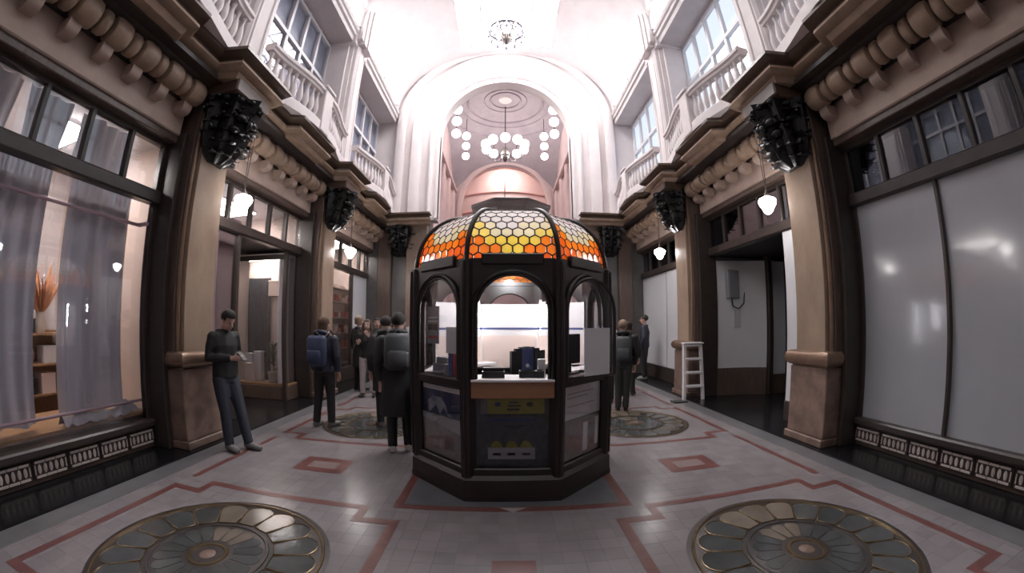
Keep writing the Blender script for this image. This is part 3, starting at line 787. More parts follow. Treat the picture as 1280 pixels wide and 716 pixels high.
# ------------------------------------------------------------------ end wall with the great arch
def arch_wall(mb, y0, y1, hwo, z0, zt, hw, zs, rz=None, n=28):
    """wall from -hwo..hwo with an opening of half width hw and a round head at zs"""
    rz = rz or hw
    for sg in (-1, 1): mb.box(sg*hw, sg*hwo, y0, y1, z0, zs)
    pts = arc(hw, 0, PI, n, 0, zs, rz)
    for (xa, za), (xb, zb) in zip(pts[:-1], pts[1:]):
        mb.prism([(xa, za), (xa, zt), (xb, zt), (xb, zb)], y0, y1, lambda u, v, a: (u, a, v))
    for sg in (-1, 1): mb.box(sg*hw, sg*hwo, y0, y1, zs, zt)
    return mb
AR, AZ = 2.2, 7.95
end = arch_wall(MB(), EW+0.15, EW+0.6, 4.8, 4.95, 12.2, AR, AZ).build('wall_end', 'plaster', smooth=20)
struct(end, 'white end wall with the great round arch', 'wall')
def archivolt(parent, y, r, zs, prof, z0, name, matn='plaster', rz=0):
    """moulding that runs up a jamb, round the arch and down; prof: (offset outward, y) closed"""
    path = [(r, z0)]+arc(r, 0, PI, 36, 0, zs, r+rz)+[(-r, z0)]
    mb = MB(); k = len(prof); vs = []
    for i, (x, z) in enumerate(path):
        if i == 0: n_ = (1, 0)
        elif i == len(path)-1: n_ = (-1, 0)
        else:
            n_ = (x/r, (z-zs)/r) if z >= zs else (x/abs(x), 0)
        for o, yy in prof: vs.append((x+n_[0]*o, y+yy, z+n_[1]*o))
    fs = []
    for i in range(len(path)-1):
        fs += [(i*k+t, (i+1)*k+t, (i+1)*k+(t+1) % k, i*k+(t+1) % k) for t in range(k)]
    mb._add(vs, fs); return mb.build(name, matn, parent, 35)
archivolt(end, EW+0.15, AR, AZ, [(0.0, 0.2), (0.0, -0.03), (0.10, -0.03), (0.13, 0.03), (0.13, 0.2)], 5.0, 'inner_archivolt')
archivolt(end, EW+0.15, AR+0.2, AZ, [(0.0, 0.05), (0.02, -0.10), (0.10, -0.13), (0.16, -0.10), (0.2, 0.05)], 5.0, 'roll_archivolt')
archivolt(end, EW+0.15, AR+0.62, AZ+0.25, [(0.0, 0.05), (0.0, -0.12), (0.12, -0.16), (0.34, -0.16), (0.40, -0.05), (0.40, 0.05)], 5.0, 'outer_archivolt')
archivolt(end, EW+0.15, AR+1.2, AZ+0.55, [(0.0, 0.05), (0.0, -0.2), (0.14, -0.24), (0.3, -0.2), (0.3, 0.05)], 5.0, 'wall_rib', rz=-0.55)
# lower part of the end wall
lo = MB()
for s in (-1, 1):
    lo.box(s*2.4, s*4.8, EW+0.1, EW+0.6, 0, 5.0)
lo.build('lower_wall', 'stone_grey', end, 0)
for s in (-1, 1):
    p = MB().box(s*2.45, s*3.1, EW-0.16, EW+0.2, 0, 4.75).build('end_pier', 'stone_end', end, bevel=0.02)
    MB().box(s*2.4, s*3.15, EW-0.22, EW+0.2, 0, 1.0).build('end_pedestal', 'marble_ped', end, bevel=0.015)
    MB().box(s*3.6, s*4.05, EW-0.12, EW+0.2, 0, 4.5).build('end_jamb', 'wood_brown', end, bevel=0.02)
    link('capital', CAPS[0 if s > 0 else 1], end, (s*3.3, EW+0.05, 4.2), 0, scale=(1.18, 1.12, 0.85))

# ------------------------------------------------------------------ the hall beyond the arch
far = empty('wall_far'); struct(far, 'rosy vaulted hall beyond the great arch', 'wall')
FY0, FY1, FHW = EW+0.6, 20.2, 2.85
for s in (-1, 1):
    MB().box(s*FHW, s*(FHW+0.3), FY0, FY1, 0, 9.4).build('side_wall', 'plaster_pink', far, 0)
    for k in range(5):
        y = FY0+0.35+(FY1-FY0-0.7)*k/4
        MB().prism([(y-0.22, FHW), (y-0.2, FHW-0.1), (y-0.1, FHW-0.16), (y+0.1, FHW-0.16), (y+0.2, FHW-0.1), (y+0.22, FHW)], 0, 9.0, lambda u, v, a: (s*v, u, a)).build('half_column', 'plaster_pink', far, 25)
    MB().box(s*(FHW-0.25), s*FHW, FY0, FY1, 4.85, 5.05).build('string_course', 'plaster_pink', far, bevel=0.03)
    MB().box(s*(FHW-0.22), s*FHW, FY0, FY1, 8.8, 9.0).build('impost', 'plaster_pink', far, bevel=0.03)
# sail vault
R_, zc_, yc_ = 5.1, 7.15, (FY0+FY1)/2
mb = MB(); nx_, ny_ = 36, 36; vs = []; fs = []
for j in range(ny_+1):
    for i in range(nx_+1):
        x = -FHW-0.05+(2*FHW+0.1)*i/nx_; y = FY0-0.05+(FY1-FY0+0.1)*j/ny_
        vs.append((x, y, zc_+math.sqrt(max(0.5, R_*R_-x*x-(y-yc_)**2))))
for j in range(ny_):
    for i in range(nx_): b = j*(nx_+1)+i; fs.append((b, b+1, b+nx_+2, b+nx_+1))
mb._add(vs, fs).build('sail_vault', 'plaster_lilac', far, 60, fix=False)
for s in (-1, 1):       # side arches filling under the vault
    q = [(FY0+(FY1-FY0)*k/24, zc_+math.sqrt(max(0.5, R_*R_-FHW**2-(FY0+(FY1-FY0)*k/24-yc_)**2))+0.05) for k in range(25)]
    MB().prism([(FY0, 9.0)]+q+[(FY1, 9.0)], s*FHW, s*(FHW+0.3), lambda u, v, a: (a, u, v)).build('side_lunette', 'plaster_pink', far, 0)
for rr, tr in ((0.7, 0.05), (1.0, 0.03), (1.75, 0.06), (2.05, 0.04), (2.6, 0.05)):
    z = zc_+math.sqrt(R_*R_-rr*rr)
    MB().tube([(rr*math.cos(2*PI*k/40), yc_+rr*math.sin(2*PI*k/40), z-0.02) for k in range(40)], tr, 6, True).build('ceiling_ring', 'plaster_lilac', far, 60)
MB().lathe([(0, 12.18), (0.3, 12.2), (0.35, 12.26)], (0, yc_, -0.02), 20, caps=False).build('ceiling_boss', 'plaster', far)
arch_wall(MB(), FY1, FY1+0.4, 3.2, 0, 12.6, 2.35, 8.1).build('far_arch_wall', 'plaster_pink', far, 20)
archivolt(far, FY1, 2.35, 8.1, [(0.0, 0.2), (0.0, -0.08), (0.12, -0.12), (0.26, -0.08), (0.26, 0.2)], 0.0, 'far_archivolt', 'plaster_pink')
MB().box(-3.4, 3.4, 22.3, 22.5, 0, 12).build('far_end_wall', 'plaster_pink', far, 0)
for s in (-1, 1): MB().box(s*3.2, s*3.4, FY1+0.4, 22.3, 0, 12).build('far_side_wall', 'plaster_rose', far, 0)
MB().prism(arc(3.2, 0, PI, 24, 0, 8.2, 2.9)+[(-3.2, 12.4), (3.2, 12.4)], FY1+0.4, 22.3, lambda u, v, a: (u, a, v)).build('far_barrel', 'plaster_rose', far, 30)
for zz, tr in ((7.3, 0.07), (8.5, 0.09), (9.6, 0.06)):
    MB().tube([(x*0.1*2.9, 22.26, zz-0.045*(x*0.1*2.9)**2) for x in range(-10, 11)], tr, 8).build('far_band', 'plaster_rose', far, 60)
MB().box(-0.03, 0.03, 22.2, 22.3, 6.0, 10.4).build('far_mullion', 'lamp_metal', far, 0)
t = empty('ceiling_light', (0, 21.3, 11.05)); tag(t, 'round added fill light in the room behind the farthest arch', 'lamp')  # hidden fill light, added to brighten the far end wall
MB().lathe([(0, -0.16), (0.35, -0.1), (0.45, 0.0)], n=20).build('diffuser', 'shop_light', t); MB().lathe([(0.47, 0.0), (0.47, 0.05)], n=20).build('rim', 'white_frame', t)
# closing wall behind the camera
o = MB().box(-7.4, 7.4, -6.2, -6, 0, 12.4).build('wall_back', 'plaster_shade', smooth=0)
struct(o, 'plain plaster wall behind the viewer', 'wall')

# ------------------------------------------------------------------ kiosk
kiosk = empty('ticket_kiosk', (KX, KY, 0.001))
tag(kiosk, 'octagonal dark wood ticket kiosk with amber honeycomb glass dome', 'kiosk')
KS = 0.80; KA = KS/2/math.tan(PI/8); KR = KS/2/math.sin(PI/8)
def octo(r, off=0.0): return [(r*math.cos(-PI/2+PI/8+k*PI/4), r*math.sin(-PI/2+PI/8+k*PI/4)) for k in range(8)]
def octprism(mb, r0, z0, r1, z1):
    a, b = octo(r0), octo(r1)
    vs = [(x, y, z0) for x, y in a]+[(x, y, z1) for x, y in b]
    return mb._add(vs, [tuple(range(7, -1, -1)), tuple(range(8, 16))]+[(i, (i+1) % 8, (i+1) % 8+8, i+8) for i in range(8)])
mb = MB(); octprism(mb, 1.135, 0.0, 1.135, 0.05); octprism(mb, 1.125, 0.05, 1.12, 0.20); octprism(mb, 1.12, 0.20, 1.085, 0.235)
mb.build('base', 'kiosk_base', kiosk, 20)
octprism(MB(), 1.0, 0.23, 1.0, 0.26).build('floor_board', 'wood_brown', kiosk, 0)
for x, y in octo(KR):
    a = math.atan2(y, x)
    mb = MB().prism([(-0.055, -0.06), (-0.02, -0.075), (0.045, -0.045), (0.062, 0), (0.045, 0.045), (-0.02, 0.075), (-0.055, 0.06)], 0.22, 2.14,
                    lambda u, v, z: (x+u*math.cos(a)-v*math.sin(a), y+u*math.sin(a)+v*math.cos(a), z))
    o = mb.build('post', 'kiosk_wood', kiosk, 25)
    MB().tube([(x*1.055, y*1.055, 0.24), (x*1.055, y*1.055, 2.12)], 0.02, 8).build('bead', 'kiosk_wood', o, 60)
W = KS/2-0.05; OW = 0.31; ZSP, ZB, ZT = 1.70, 1.10, 2.16
def arch_frame(mb, hw, iw, z0, zs, zt, y0, y1, n=18):
    for sg in (-1, 1): mb.box(sg*iw, sg*hw, y0, y1, z0, zs)
    pts = arc(iw, 0, PI, n, 0, zs)
    for (xa, za), (xb, zb) in zip(pts[:-1], pts[1:]):
        mb.prism([(xa, za), (xa, zt), (xb, zt), (xb, zb)], y0, y1, lambda u, v, a: (u, a, v))
    for sg in (-1, 1): mb.box(sg*iw, sg*hw, y0, y1, zs, zt)
    return mb
def arch_outline(iw, z0, zs, n=18): return [(iw, z0)]+arc(iw, 0, PI, n, 0, zs)+[(-iw, z0)]
fr_me = arch_frame(MB(), W+0.02, OW, ZB, ZSP, ZT, -0.03, 0.03).mesh('arch_frame', 'kiosk_wood', 25)
mo_me = MB().tube([(u, -0.035, v) for u, v in arch_outline(OW+0.035, ZB, ZSP)], [(0.02, 0.03)]*21, 8).mesh('arch_moulding', 'kiosk_wood', 50)
mo2_me = MB().tube([(u, -0.03, v) for u, v in arch_outline(OW+0.005, ZB, ZSP)], 0.014, 6).mesh('inner_bead', 'kiosk_wood', 50)
pl_me = MB().box(-0.27, 0.27, -0.055, 0.0, 2.10, 2.20).mesh('arch_plaque', 'kiosk_wood', 0, bevel=0.01)
rail_me = MB().box(-W-0.02, W+0.02, -0.035, 0.035, 1.02, 1.10).mesh('mid_rail', 'kiosk_wood', 0, bevel=0.01)
bot_me = MB().box(-W-0.02, W+0.02, -0.03, 0.03, 0.22, 0.30).mesh('bottom_rail', 'kiosk_wood', 0, bevel=0.01)
gl_me = MB().prism(arch_outline(OW, ZB, ZSP), -0.004, 0.004, lambda u, v, a: (u, a, v)).mesh('window_pane', 'pane_kiosk', 0)
lg_me = MB().box(-W, W, -0.004, 0.004, 0.30, 1.02).mesh('lower_pane', 'pane_kiosk', 0)
lp_me = MB().box(-W, W, 0.02, 0.03, 0.26, 1.04).mesh('lower_panel', 'photo_dark', 0)
FACE = {}
for k in range(8):
    phi = -PI/2+k*PI/4; rz = phi+PI/2
    p = (KA*math.cos(phi), KA*math.sin(phi), 0); FACE[k] = (Vector(p), rz)
    for nm, me in (('arch_frame', fr_me), ('arch_moulding', mo_me), ('inner_bead', mo2_me), ('arch_plaque', pl_me), ('bottom_rail', bot_me), ('lower_pane', lg_me), ('lower_panel', lp_me)):
        link(nm, me, kiosk, p, rz)
    if k != 0: link('mid_rail', rail_me, kiosk, p, rz)
    if k not in (0, 1): link('window_pane', gl_me, kiosk, p, rz)
def onface(k, u, off, z):                      # kiosk-local point on a face; off positive is outward
    p, rz = FACE[k]; c, s_ = math.cos(rz), math.sin(rz)
    return (p.x+u*c+off*s_, p.y+u*s_-off*c, z)
# front counter
MB().box(-W-0.01, W+0.01, -KA-0.05, -KA+0.03, 0.945, 1.09).build('counter_front', 'counter_wood', kiosk, 0, bevel=0.006)
MB().box(-W-0.01, W+0.01, -KA-0.07, -KA+0.30, 1.09, 1.112).build('counter_top', 'white_paint', kiosk, 0, bevel=0.004)
# open casement on the right face, hinged on the front post
p = onface(1, -OW-0.01, 0.03, 0)
leaf = empty('casement', p, FACE[1][1]-math.radians(14), kiosk)
q = lambda u: u+OW
mbl = MB()
for pts_, r_ in (([(q(u), 0, v) for u, v in arch_outline(OW-0.005, ZB, ZSP)], 0.018),): mbl.tube(pts_+[pts_[0]], [(0.018, 0.018)]*len(pts_+[0]), 6)
mbl.build('leaf_frame', 'kiosk_wood', leaf, 50)
MB().prism([(q(u), v) for u, v in arch_outline(OW-0.01, ZB, ZSP)], -0.003, 0.003, lambda u, v, a: (u, a, v)).build('leaf_pane', 'pane_kiosk', leaf, 0)
# dome
ND = 14; ZD0, HD, RT = 2.14, 0.60, 0.42
prof = []
for j in range(ND+1):
    a = (PI/2)*j/ND; prof.append((RT+(KR+0.0-RT)*math.cos(a)**0.85, ZD0+HD*math.sin(a)))
for x, y in octo(1.0):
    MB().tube([(x*(r+0.012), y*(r+0.012), z) for r, z in prof], 0.024, 8).build('dome_rib', 'kiosk_wood', kiosk, 50)
octs = MB()
for r, z, h in ((KR+0.035, ZD0-0.03, 0.045),):
    a, b = octo(r), octo(r-0.09)
    for i in range(8):
        j = (i+1) % 8
        octs._add([(*a[i], z), (*a[j], z), (*b[j], z), (*b[i], z), (*a[i], z+h), (*a[j], z+h), (*b[j], z+h), (*b[i], z+h)],
                  [(0,3,2,1),(4,5,6,7),(0,1,5,4),(1,2,6,5),(2,3,7,6),(3,0,4,7)])
octs.build('eaves_ring', 'kiosk_wood', kiosk, 0)
# honeycomb panes on each dome face
arcl = [0.0]
apo = [(r*math.cos(PI/8), z) for r, z in prof]
for a, b in zip(apo[:-1], apo[1:]): arcl.append(arcl[-1]+math.hypot(b[0]-a[0], b[1]-a[1]))
def at_arc(t):
    t = min(max(t, 0), arcl[-1])
    for j in range(ND):
        if t <= arcl[j+1]+1e-9:
            q_ = (t-arcl[j])/(arcl[j+1]-arcl[j]); return apo[j][0]+(apo[j+1][0]-apo[j][0])*q_, apo[j][1]+(apo[j+1][1]-apo[j][1])*q_
HXW = 0.098; HXS = HXW/math.sqrt(3)
hexes = []
row = 0; t_ = 0.02
rnd = random.Random(3)
while t_ < arcl[-1]+0.02:
    for i in range(-7, 8):
        cx = (i+0.5*(row % 2))*HXW
        pts = []
        for k in range(6):
            a = PI/6+k*PI/3; px, pt = cx+math.cos(a)*HXS*0.955, t_+math.sin(a)*HXS*0.955
            pt = min(max(pt, 0), arcl[-1]-0.001); ap, z = at_arc(pt); lim = ap*math.tan(PI/8)-0.016
            pts.append((max(-lim, min(lim, px)), pt))
        w_ = max(p_[0] for p_ in pts)-min(p_[0] for p_ in pts); h_ = max(p_[1] for p_ in pts)-min(p_[1] for p_ in pts)
        if w_ < 0.02 or h_ < 0.02: continue
        q_ = t_/arcl[-1]; e_ = abs(cx)/0.4
        v_ = q_-0.22*e_+rnd.uniform(-0.04, 0.04)
        mt = 'hex_amber' if v_ < -0.1 else 'hex_orange' if v_ < 0.05 else 'hex_yellow' if v_ < 0.22 else 'hex_pale' if v_ < 0.36 else 'hex_clear'
        hexes.append((pts, mt))
    t_ += HXS*1.5; row += 1
def hexmesh(mb, pts, g=None):
    vs = []
    for off in (0.0, -0.006):
        for u, t in pts:
            ap, z = at_arc(t); vs.append((u, -(ap+off), z+off*0.3))
    n = len(pts)
    mb._add(vs, [tuple(range(n)), tuple(range(2*n-1, n-1, -1))]+[(i, i+n, (i+1) % n+n, (i+1) % n) for i in range(n)])
SIDEMAT = {'hex_amber': 'hex_amber', 'hex_orange': 'hex_amber', 'hex_yellow': 'hex_orange', 'hex_pale': 'hex_pale', 'hex_clear': 'hex_clear'}
cache = []
for pts, mt in hexes:
    m1 = MB(); hexmesh(m1, pts); me = m1.mesh('dome_pane', mt, 0)
    m2 = MB(); hexmesh(m2, pts); me2 = m2.mesh('dome_pane', SIDEMAT[mt], 0); cache.append((me, me2))
for k in range(8):
    rz = k*PI/4
    if k in (0, 1, 7):
        for a, b in cache: link('dome_pane', a if k == 0 else b, kiosk, (0, 0, 0), rz)
    else:
        mb = MB(); ml = ['hex_amber', 'hex_orange', 'hex_yellow', 'hex_pale', 'hex_clear']
        for pts, mt in hexes: mb.cm = ml.index(SIDEMAT[mt]); hexmesh(mb, pts)
        mb.build('dome_panes', ml, kiosk, 0, rz=rz, kind='stuff')
lead = MB()
for pts, mt in hexes:
    P3 = []
    for u, t in pts:
        ap, z = at_arc(t); P3.append((u*1.02, -(ap-0.002), z))
    for a, b in zip(P3, P3[1:]+P3[:1]):
        if (Vector(a)-Vector(b)).length > 0.006: lead.bar(a, b, 0.0065, 0.008, up=(0, -1, 0.5))
lead_me = lead.mesh('lead_came', 'lead', 0, fix=False)
for k in range(8): link('lead_came', lead_me, kiosk, (0, 0, 0), k*PI/4)
# crown
mb = MB()
for (r0, z0), (r1, z1) in zip([(0.40, 2.70), (0.40, 2.76), (0.385, 2.78), (0.40, 2.83), (0.46, 2.87), (0.475, 2.875), (0.475, 2.90)], [(0.40, 2.76), (0.385, 2.78), (0.40, 2.83), (0.46, 2.87), (0.475, 2.875), (0.475, 2.90), (0.38, 2.935)]):
    octprism(mb, r0, z0, r1, z1)
mb.build('crown', 'kiosk_cap', kiosk, 20)
# inside: ring counter, white boards on the rear faces, light tubes
for k in (2, 3, 5, 6, 7, 1):
    c = onface(k, 0, -0.17, 1.06)
    MB().box(-0.42, 0.42, -0.15, 0.15, 0, 0.03).build('inner_shelf', 'wood_brown' if k in (1, 7) else 'white_paint', kiosk, 0, loc=c, rz=FACE[k][1])
for k in (3, 4, 5):
    c = onface(k, 0, -0.06, 0)
    b = MB().box(-0.385, 0.385, -0.01, 0.01, 1.0, 1.86).build('white_board', 'white_paint', kiosk, 0, loc=c, rz=FACE[k][1])
    MB().box(-0.36, 0.36, 0.011, 0.014, 1.00, 1.44).build('pink_sheet', 'paper_pink', b, 0)
    MB().box(-0.37, 0.37, 0.012, 0.017, 1.52, 1.545).build('blue_stripe', 'blue_print', b, 0)
def kthing(nm, mb, mats, label, cat, k=None, loc=None, rz=0, group=None, **kw):
    o = mb.build(nm, mats, None, loc=(0, 0, 0), **kw)
    if k is not None: o.location = (KX+loc[0], KY+loc[1], loc[2]); o.rotation_euler = (0, 0, FACE[k][1]+rz)
    else: o.location = (KX+loc[0], KY+loc[1], loc[2]); o.rotation_euler = (0, 0, rz)
    return tag(o, label, cat, group)
for sg, nm in ((-1, 'left'), (1, 'right')):
    c = onface(4, sg*-0.42, -0.10, 0)
    t = empty('light_tube', (KX+c[0], KY+c[1], 1.09)); tag(t, 'bright upright fluorescent tube inside kiosk on the '+('monitor' if sg < 0 else 'desk printer')+' side', 'lamp', 'light tubes in the kiosk')
    MB().lathe([(0.016, 0.03), (0.016, 0.80)], n=10).build('tube', 'tube_glow', t)
    MB().lathe([(0.02, 0.0), (0.02, 0.03)], n=10).build('cap', 'white_paint', t); MB().lathe([(0.02, 0.80), (0.02, 0.83)], n=10).build('cap', 'white_paint', t)
t = empty('dome_backlight', (KX, KY, 2.20)); tag(t, 'round added bulb backlighting the honeycomb dome inside kiosk', 'lamp')  # unseen bulb, added to light the dome panes from within
MB().sphere((0, 0, 0.1), 0.11, 14, 10).build('bulb', 'tube_glow', t); MB().tube([(0, 0, 0.2), (0, 0, 0.60)], 0.012, 8).build('stem', 'lamp_metal', t)

# things on the counter and shelves
def boxes(*bs):
    mb = MB()
    for b in bs: mb.box(*b)
    return mb
kthing('ticket_printer', boxes((-0.10, 0.10, -0.06, 0.06, 0, 0.055), (-0.09, 0.09, -0.02, 0.055, 0.055, 0.085)), 'black_plastic', 'low black ticket printer on kiosk counter beside light tube', 'printer', loc=(-0.17, -0.86, 1.114), smooth=0)
kthing('cash_tray', boxes((-0.11, 0.11, -0.06, 0.06, 0, 0.03), (-0.11, 0.11, -0.06, -0.05, 0.03, 0.06), (-0.11, 0.11, 0.05, 0.06, 0.03, 0.06), (-0.11, -0.10, -0.05, 0.05, 0.03, 0.06), (0.10, 0.11, -0.05, 0.05, 0.03, 0.06)), 'black_plastic', 'open black cash tray on kiosk counter beside white card box', 'tray', loc=(0.17, -0.84, 1.114), smooth=0)
t = empty('leaflet_holder', (KX+0.145, KY-0.70, 1.112)); tag(t, 'upright dark blue leaflet stand on the kiosk counter', 'leaflet stand')
MB().box(-0.05, 0.05, -0.008, 0.008, 0.0, 0.25).build('leaflet', 'blue_print', t, 0); MB().box(-0.055, 0.055, -0.03, 0.03, 0.0, 0.02).build('foot', 'grey_plastic', t, 0)
MB().lathe([(0.0, 0.0), (0.018, 0.0), (0.018, 0.003), (0, 0.003)], n=12, axis='y').build('emblem', 'paper', t, loc=(0, -0.0115, 0.09))
kthing('card_box', boxes((-0.035, 0.035, -0.03, 0.03, 0, 0.15), (-0.03, 0.03, -0.032, -0.028, 0.03, 0.12)), 'paper', 'small white upright card box on the kiosk counter', 'box', loc=(0.275, -0.70, 1.112), smooth=0, bevel=0.003)
# office chair inside
t = empty('office_chair', (KX+0.30, KY+0.15, 0.262), 0.5); tag(t, 'black office chair standing inside the ticket kiosk', 'chair')
MB().tube([(0, 0, 0.06), (0, 0, 0.46)], 0.03, 10).build('column', 'black_plastic', t, 60)
MB().box(-0.22, 0.22, -0.21, 0.21, 0.46, 0.54).build('seat', 'black_plastic', t, 0, bevel=0.03)
mb = MB()
for k in range(7):
    x = -0.2+0.4*k/6; mb.box(x-0.034, x+0.034, 0.2-0.9*(x*x), 0.25-0.9*(x*x), 0.62, 1.06-1.2*x*x)
mb.build('backrest', 'black_plastic', t, 40)
MB().box(-0.03, 0.03, 0.18, 0.26, 0.5, 0.66).build('back_bar', 'black_plastic', t, 0)
for k in range(5):
    a = 2*PI*k/5; MB().tube([(0, 0, 0.08), (0.27*math.cos(a), 0.27*math.sin(a), 0.05)], [0.025, 0.018], 8).build('foot', 'black_plastic', t)
    MB().sphere((0.27*math.cos(a), 0.27*math.sin(a), 0.028), 0.028, 8, 6).build('castor', 'black_plastic', t)
# left window: printer, notice, binders
def on(k, u, off, z): c = onface(k, u, off, z); return c
kthing('desk_printer', boxes((-0.11, 0.11, -0.09, 0.09, 0, 0.11), (-0.09, 0.09, -0.06, 0.08, 0.11, 0.17), (-0.08, 0.08, -0.13, -0.09, 0.02, 0.03)), 'grey_plastic', 'grey desk printer on the shelf behind kiosk side window', 'printer', 7, on(7, -0.14, -0.18, 1.09), smooth=0, bevel=0.008)
kthing('binder', boxes((-0.03, 0.03, -0.1, 0.1, 0, 0.24)), 'blue_print', 'blue binder on the shelf behind kiosk side window', 'binder', 7, on(7, 0.03, -0.2, 1.09), smooth=0, bevel=0.004)
kthing('binder', boxes((-0.025, 0.025, -0.1, 0.1, 0, 0.22)), 'red_print', 'red binder beside the blue binder in the kiosk', 'binder', 7, on(7, 0.10, -0.2, 1.09), smooth=0, bevel=0.004)
n_ = kthing('notice_sheet', boxes((-0.10, 0.10, -0.002, 0.002, 0, 0.36)), 'grey_plastic', 'grey notice sheet taped inside the kiosk side window', 'notice', 7, on(7, -0.13, -0.015, 1.40), smooth=0)
for z, mt, h in ((0.05, 'red_print', 0.025), (0.13, 'photo_dark', 0.06), (0.21, 'paper', 0.012), (0.245, 'paper', 0.012)): MB().box(-0.08, 0.08, -0.005, -0.002, z, z+h).build('print', mt, n_, 0)
kthing('notice_sheet', boxes((-0.075, 0.075, -0.002, 0.002, 0, 0.24)), 'paper', 'pale notice sheet taped low inside the kiosk side window', 'notice', 7, on(7, 0.16, -0.015, 1.32), smooth=0)
# right window: monitor; white sheet on the casement
t = empty('monitor', (KX+on(1, 0.05, -0.22, 0)[0], KY+on(1, 0.05, -0.22, 0)[1], 1.09), FACE[1][1]); tag(t, 'dark computer monitor seen from behind in the kiosk', 'monitor')
MB().box(-0.2, 0.2, -0.015, 0.015, 0.10, 0.40).build('screen', 'black_plastic', t, 0, bevel=0.008); MB().box(-0.03, 0.03, -0.02, 0.02, 0.015, 0.12).build('neck', 'black_plastic', t, 0); MB().box(-0.1, 0.1, -0.07, 0.07, 0, 0.016).build('foot', 'black_plastic', t, 0)
lp = Vector(p); a_ = FACE[1][1]-math.radians(14); ux = Vector((math.cos(a_), math.sin(a_), 0)); un = Vector((math.sin(a_), -math.cos(a_), 0))
c_ = lp+ux*0.36+un*0.02
o = MB().box(-0.165, 0.165, -0.002, 0.002, 0, 0.44).build('white_sheet', 'paper', None, 0, loc=(KX+c_.x, KY+c_.y, 1.11), rz=a_)
tag(o, 'blank white paper sheet taped to the open kiosk window', 'paper')
MB().box(-0.02, 0.02, -0.004, 0.0, 0.42, 0.46).build('tape', 'white_paint', o, 0)
# posters behind the lower panes
def poster(k, u, z, w, h, mt, label, prints):
    c = onface(k, u, -0.012, z)
    o = MB().box(-w/2, w/2, -0.0015, 0.0015, 0, h).build('poster', mt, None, 0, loc=(KX+c[0], KY+c[1], z), rz=FACE[k][1]); tag(o, label, 'poster')
    for poly, m_ in prints: MB().prism(poly, -0.0035, -0.0015, lambda x, y, a: (x, a, y)).build('print', m_, o, 0)
R4 = lambda x0, x1, z0, z1: [(x0, z0), (x1, z0), (x1, z1), (x0, z1)]
E8 = lambda cx, cz, rx, rz_: [(cx+rx*math.cos(i*PI/6), cz+rz_*math.sin(i*PI/6)) for i in range(12)]
poster(0, 0.0, 0.80, 0.56, 0.135, 'yellow_print', 'yellow strip poster with dark marks under the kiosk counter',
       [(E8(-0.13, 0.085, 0.03, 0.02), 'navy_print'), (R4(-0.05, 0.06, 0.03, 0.05), 'trousers_olive'), (R4(-0.04, 0.07, 0.065, 0.08), 'trousers_olive'), (R4(-0.03, 0.05, 0.095, 0.11), 'trousers_olive'), (E8(0.15, 0.085, 0.03, 0.022), 'trousers_olive'), (R4(-0.28, -0.22, 0.0, 0.135), 'photo_brown')])
poster(0, -0.01, 0.33, 0.53, 0.455, 'photo_dark', 'dark poster with three yellow crowns under the kiosk counter',
       [(R4(-0.21, 0.21, 0.05, 0.16), 'grey_plastic')]+[([(c-0.06, 0.155), (c-0.035, 0.21), (c-0.01, 0.225), (c+0.03, 0.21), (c+0.06, 0.155)], 'yellow_print') for c in (-0.13, 0.0, 0.13)] +
       [(R4(c-0.035, c+0.035, 0.085, 0.11), 'black_plastic') for c in (-0.13, 0.0, 0.13)]+[([(-0.08, 0.36), (0.14, 0.37), (0.03, 0.33)], 'jeans'), (R4(-0.22, 0.2, 0.40, 0.43), 'navy_print')])
poster(7, 0.0, 0.72, 0.60, 0.28, 'navy_print', 'navy poster with white header on the left kiosk panel',
       [(R4(-0.30, 0.30, 0.235, 0.28), 'paper'), ([(-0.2, 0.0), (-0.22, 0.12), (-0.12, 0.17), (0.0, 0.17), (0.08, 0.10), (0.1, 0.02), (0.04, 0.08), (-0.02, 0.0), (-0.08, 0.09)], 'blind_grey'), (E8(-0.12, 0.15, 0.05, 0.04), 'blue_print')])
poster(7, 0.0, 0.31, 0.66, 0.40, 'photo_brown', 'brownish photo collage poster low on left kiosk panel',
       [([(-0.33, 0.40), (-0.33, 0.34), (0.05, 0.30), (0.33, 0.26), (0.33, 0.40)], 'grey_plastic'), (R4(-0.2, -0.05, 0.06, 0.15), 'photo_dark'), (R4(0.05, 0.2, 0.08, 0.18), 'photo_dark')])
poster(1, 0.0, 0.70, 0.66, 0.31, 'paper', 'white notice poster with grey lines on the right kiosk panel', [(R4(-0.25, 0.2, 0.24, 0.25), 'grey_plastic'), (R4(-0.25, 0.1, 0.20, 0.21), 'grey_plastic'), (R4(-0.25, 0.22, 0.12, 0.13), 'grey_plastic')])
poster(1, 0.0, 0.31, 0.66, 0.38, 'photo_brown', 'grey building photo poster low on right kiosk panel',
       [(R4(0.02, 0.10, 0.03, 0.32), 'paper'), (R4(0.14, 0.24, 0.07, 0.30), 'photo_dark'), (R4(0.24, 0.30, 0.05, 0.34), 'paper')])

